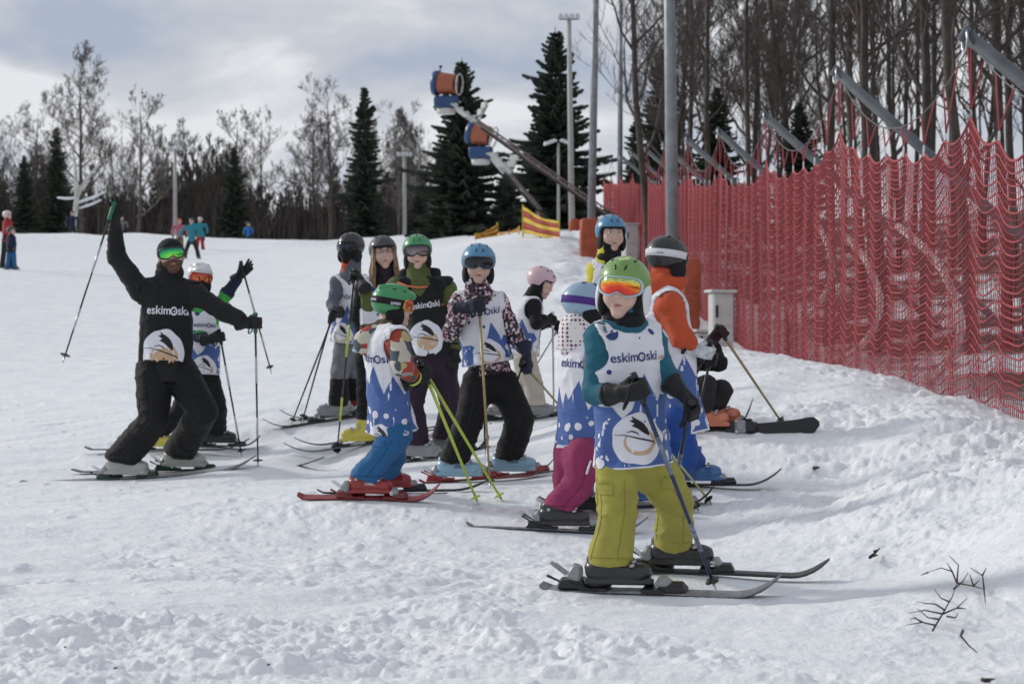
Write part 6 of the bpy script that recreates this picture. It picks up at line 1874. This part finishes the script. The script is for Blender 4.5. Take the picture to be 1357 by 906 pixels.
spruce_at(75, 172, 312, 107, 'dark spruce left of the snowy birch', 1, 1.0)
spruce_at(32, 208, 306, 106, 'small dark spruce near the left edge', 0, .95)
spruce_at(-8, 240, 306, 116, 'dark spruce cut by the left edge of the frame', 0, 1.0)
spruce_at(556, 250, 330, 116, 'low spruce at the left foot of the tall broad spruce', 2, 1.0)
spruce_at(672, 215, 326, 100, 'low spruce filling the gap between the two tallest', 2, 1.2)
spruce_at(880, 70, 300, 72, 'spruce behind the thick lamp post beyond the net', 0, 1.05)
spruce_at(950, 120, 300, 60, 'spruce seen beyond the third leaning post', 0, 1.1)
spruce_at(1060, 140, 320, 54, 'spruce between bare trunks above the middle of the net', 0, 1.15)
spruce_at(845, 150, 300, 88, 'small far spruce right of the boom end', 1, 1.2)

# bare trees: five kinds of thicket tree, copied
THK = [proto_bare('t', 40 + i, 6.5, .060, .36, 20, 3, .06, .95, bark=(BARK, BARKL, BARK)[i % 3], tw=(TWIGD, TWIGM, TWIGD)[i % 3], mn=.012, twiggy=1.1) for i in range(5)]
for i in range(290):
    px = rt.uniform(-60, 600); Y = rt.uniform(117, 145); x = at(px, 0, Y)[0]
    hh = rt.uniform(.50, .90) * (1.0 + .15 * math.sin(px * .03))
    if rt.random() < .10: hh *= 1.3
    plant('bare_tree', THK[rt.randrange(5)], (x, Y, h1(x, Y)), hh * 1.05, rt.random() * 6.3, 'thin bare tree in the brown thicket along the top of the slope', 'thicket of bare trees behind the slope', sz=hh * .86)
m = MB()
for i in range(5200):
    px = rt.uniform(-90, 620); Y = rt.uniform(116, 150); x = at(px, 0, Y)[0]; hg = rt.uniform(1.4, 4.2) * (1 + .2 * math.sin(px * .05)); z = 5.0 - .03 * (Y - 116)
    lx, ly = rt.uniform(-.5, .5), rt.uniform(-.4, .4)
    m.tube([(x, Y, z - .6), (x + lx*.4, Y + ly*.5, z + hg*.55), (x + lx, Y + ly, z + hg)], [.05, .035, .012], 3, i % 3 == 0, False)
    m.tube([(x + lx*.4, Y + ly*.5, z + hg*.5), (x - lx*1.2, Y, z + hg*.95)], [.025, .01], 3, 0, False)
tag(m.build('brushwood', [TWIGD, TWIGM]), 'dense brown brushwood behind the top of the slope', None, None, 'stuff')
BIG = [proto_bare('b', 61, 10, .16, .48, 15, 4, .20, .35, mn=.0075), proto_bare('b', 62, 10, .13, .38, 14, 4, .18, .45, bark=BARKL, tw=TWIGL, mn=.007), proto_bare('b', 63, 10, .15, .56, 15, 4, .18, .30, mn=.0075)]
def big_at(px, top_py, base_py, Y, label, kind, group='bare trees at the top of the slope', name='bare_tree'):
    p = at(px, base_py, Y); s = (at(px, top_py, Y)[2] - p[2]) / 10.0
    return plant(name, BIG[kind], p, s, rt.random() * 6, label, group, sink=0)
big_at(108, 100, 318, 112, 'tall bare tree rising behind the snowy birch', 0)
big_at(45, 150, 312, 118, 'wide bare tree between the two left spruces', 2)
big_at(182, 135, 322, 116, 'pale bare tree right of the raised arm', 1)
big_at(438, 140, 326, 112, 'broad bare tree just left of the slender spruce', 2)
big_at(415, 165, 326, 118, 'bare tree behind the broad one left of the slender spruce', 0)
big_at(530, 190, 326, 116, 'bare tree beside the pale lamp post', 1)
big_at(350, 160, 328, 128, 'pale thin tree behind the medium spruce', 1)
big_at(318, 160, 328, 130, 'faint pale tree above the medium spruce', 1)
big_at(4, 200, 308, 120, 'bare tree at the left edge', 0)
# the snowy birch in front
bt, bc = bare_tree(77, 4.2, .10, .42, 9, 2, .25, .1)
p = at(98, 322, 104); t = thing('birch_tree', 'white barked tree with snowy forked limbs behind the raised arm', 'tree', tuple(p), None)
m = MB(); W = lambda x, y: at(x, y, 104) - p
m.tube([W(98, 322), W(99, 290), W(102, 262), W(100, 225), W(96, 195)], [.18, .15, .13, .10, .05], 7)
m.tube([W(102, 262), W(110, 245), W(122, 228), W(134, 216)], [.11, .09, .07, .04], 6); m.tube([W(100, 245), W(92, 238), W(88, 232)], [.08, .06, .04], 6)
m.build('trunk', BIRCH, t, True)
m = MB(); m.tube([W(103, 262), W(88, 263), W(76, 262)], [.07, .08, .05], 6); m.tube([W(104, 268), W(122, 262), W(140, 254)], [.08, .08, .05], 6); m.tube([W(105, 276), W(120, 271), W(134, 265)], [.06, .07, .05], 6)
m.build('limb', SNOWM, t, True)
m = MB(); m.tube([W(105, 322), W(106, 300), W(108, 288)], [.22, .2, .19], 8); m.build('stump', BARK, t, True)
t = bc.build('crown', TWIGL, t); t.location = tuple(W(98, 250))

# forest beyond the net
FOR = [proto_bare('f', 81, 15, .082, .24, 20, 4, .26, .55, bark=BARKF, tw=TWIGF, twiggy=.9), proto_bare('f', 82, 15, .082, .20, 18, 4, .35, .65, bark=BARKF, tw=TWIGF, twiggy=.9), proto_bare('f', 83, 15, .098, .28, 20, 4, .22, .5, bark=BARKF, tw=TWIGF, twiggy=.85), proto_bare('f', 84, 15, .085, .17, 18, 3, .3, .7, bark=BARKF, tw=TWIGF)]
def forest(px, Y, kind, s, label, group=None):
    x = at(px, 0, Y)[0]; z = h1(x, Y)
    plant('forest_tree', FOR[kind], (x, Y, z), s, rt.random() * 6.3, label, group or 'bare forest trees beyond the net')
forest(862, 52, 2, 1.0, 'large bare tree just left of the thick lamp post')
forest(945, 50, 0, .9, 'dark trunked tree above the third leaning post')
forest(905, 60, 1, 1.0, 'slim bare tree just right of the thick lamp post')
forest(1003, 44, 1, .85, 'slim bare tree left of the second leaning post')
forest(1097, 34, 3, .95, 'single straight dark trunk at the tip of the second leaning post')
forest(1160, 30, 0, .9, 'thick dark trunk between the two nearest leaning posts')
forest(1172, 33, 2, .9, 'second thick trunk close behind the thick dark trunk')
forest(1225, 31, 0, .95, 'straight trunk beside the tip of the nearest leaning post')
forest(1290, 28, 2, .85, 'thick trunk above the nearest leaning post')
forest(1335, 30, 0, .95, 'dark trunk at the right edge of the frame')
for i in range(44):
    px = rt.uniform(1110, 1520) if i < 35 else rt.uniform(840, 1100); Y = rt.uniform(28, 60) if i < 70 else rt.uniform(60, 95)
    if at(px, 0, Y)[0] < 7.0: continue
    forest(px, Y, rt.randrange(4), rt.uniform(.55, .95), 'bare tree within the dark forest beyond the net', 'crowd of bare trees beyond the net')

FINE = [proto_bare('g', 91, 12, .10, .34, 18, 4, .15, .50, mn=.005, bark=BARKF, tw=TWIGM), proto_bare('g', 92, 12, .085, .28, 17, 4, .2, .6, mn=.0065, bark=BARKF, tw=TWIGF), proto_bare('g', 93, 12, .11, .40, 18, 4, .18, .4, mn=.005, bark=BARKF, tw=TWIGM)]
for i in range(10):
    px = rt.uniform(835, 1130); Y = rt.uniform(52, 95); x = at(px, 0, Y)[0]
    plant('forest_tree', FINE[rt.randrange(3)], (x, Y, h1(x, Y)), rt.uniform(.65, 1.15), rt.random() * 6.3, 'fine twigged bare tree against the sky beyond the net', 'fine bare trees against the sky beyond the net')

for i in range(44):
    px = rt.uniform(-40, 600); Y = rt.uniform(122, 150); x = at(px, 0, Y)[0]
    top = 205 + 30 * math.sin(px * .021) + rt.uniform(-28, 30); hh = (at(px, top, Y)[2] - h1(x, Y)) / 12.0
    plant('bare_tree', FINE[rt.randrange(3)], (x, Y, h1(x, Y)), hh, rt.random() * 6.3, 'fine twigged bare tree standing above the thicket behind the slope', 'fine bare trees above the thicket')
build_ground()
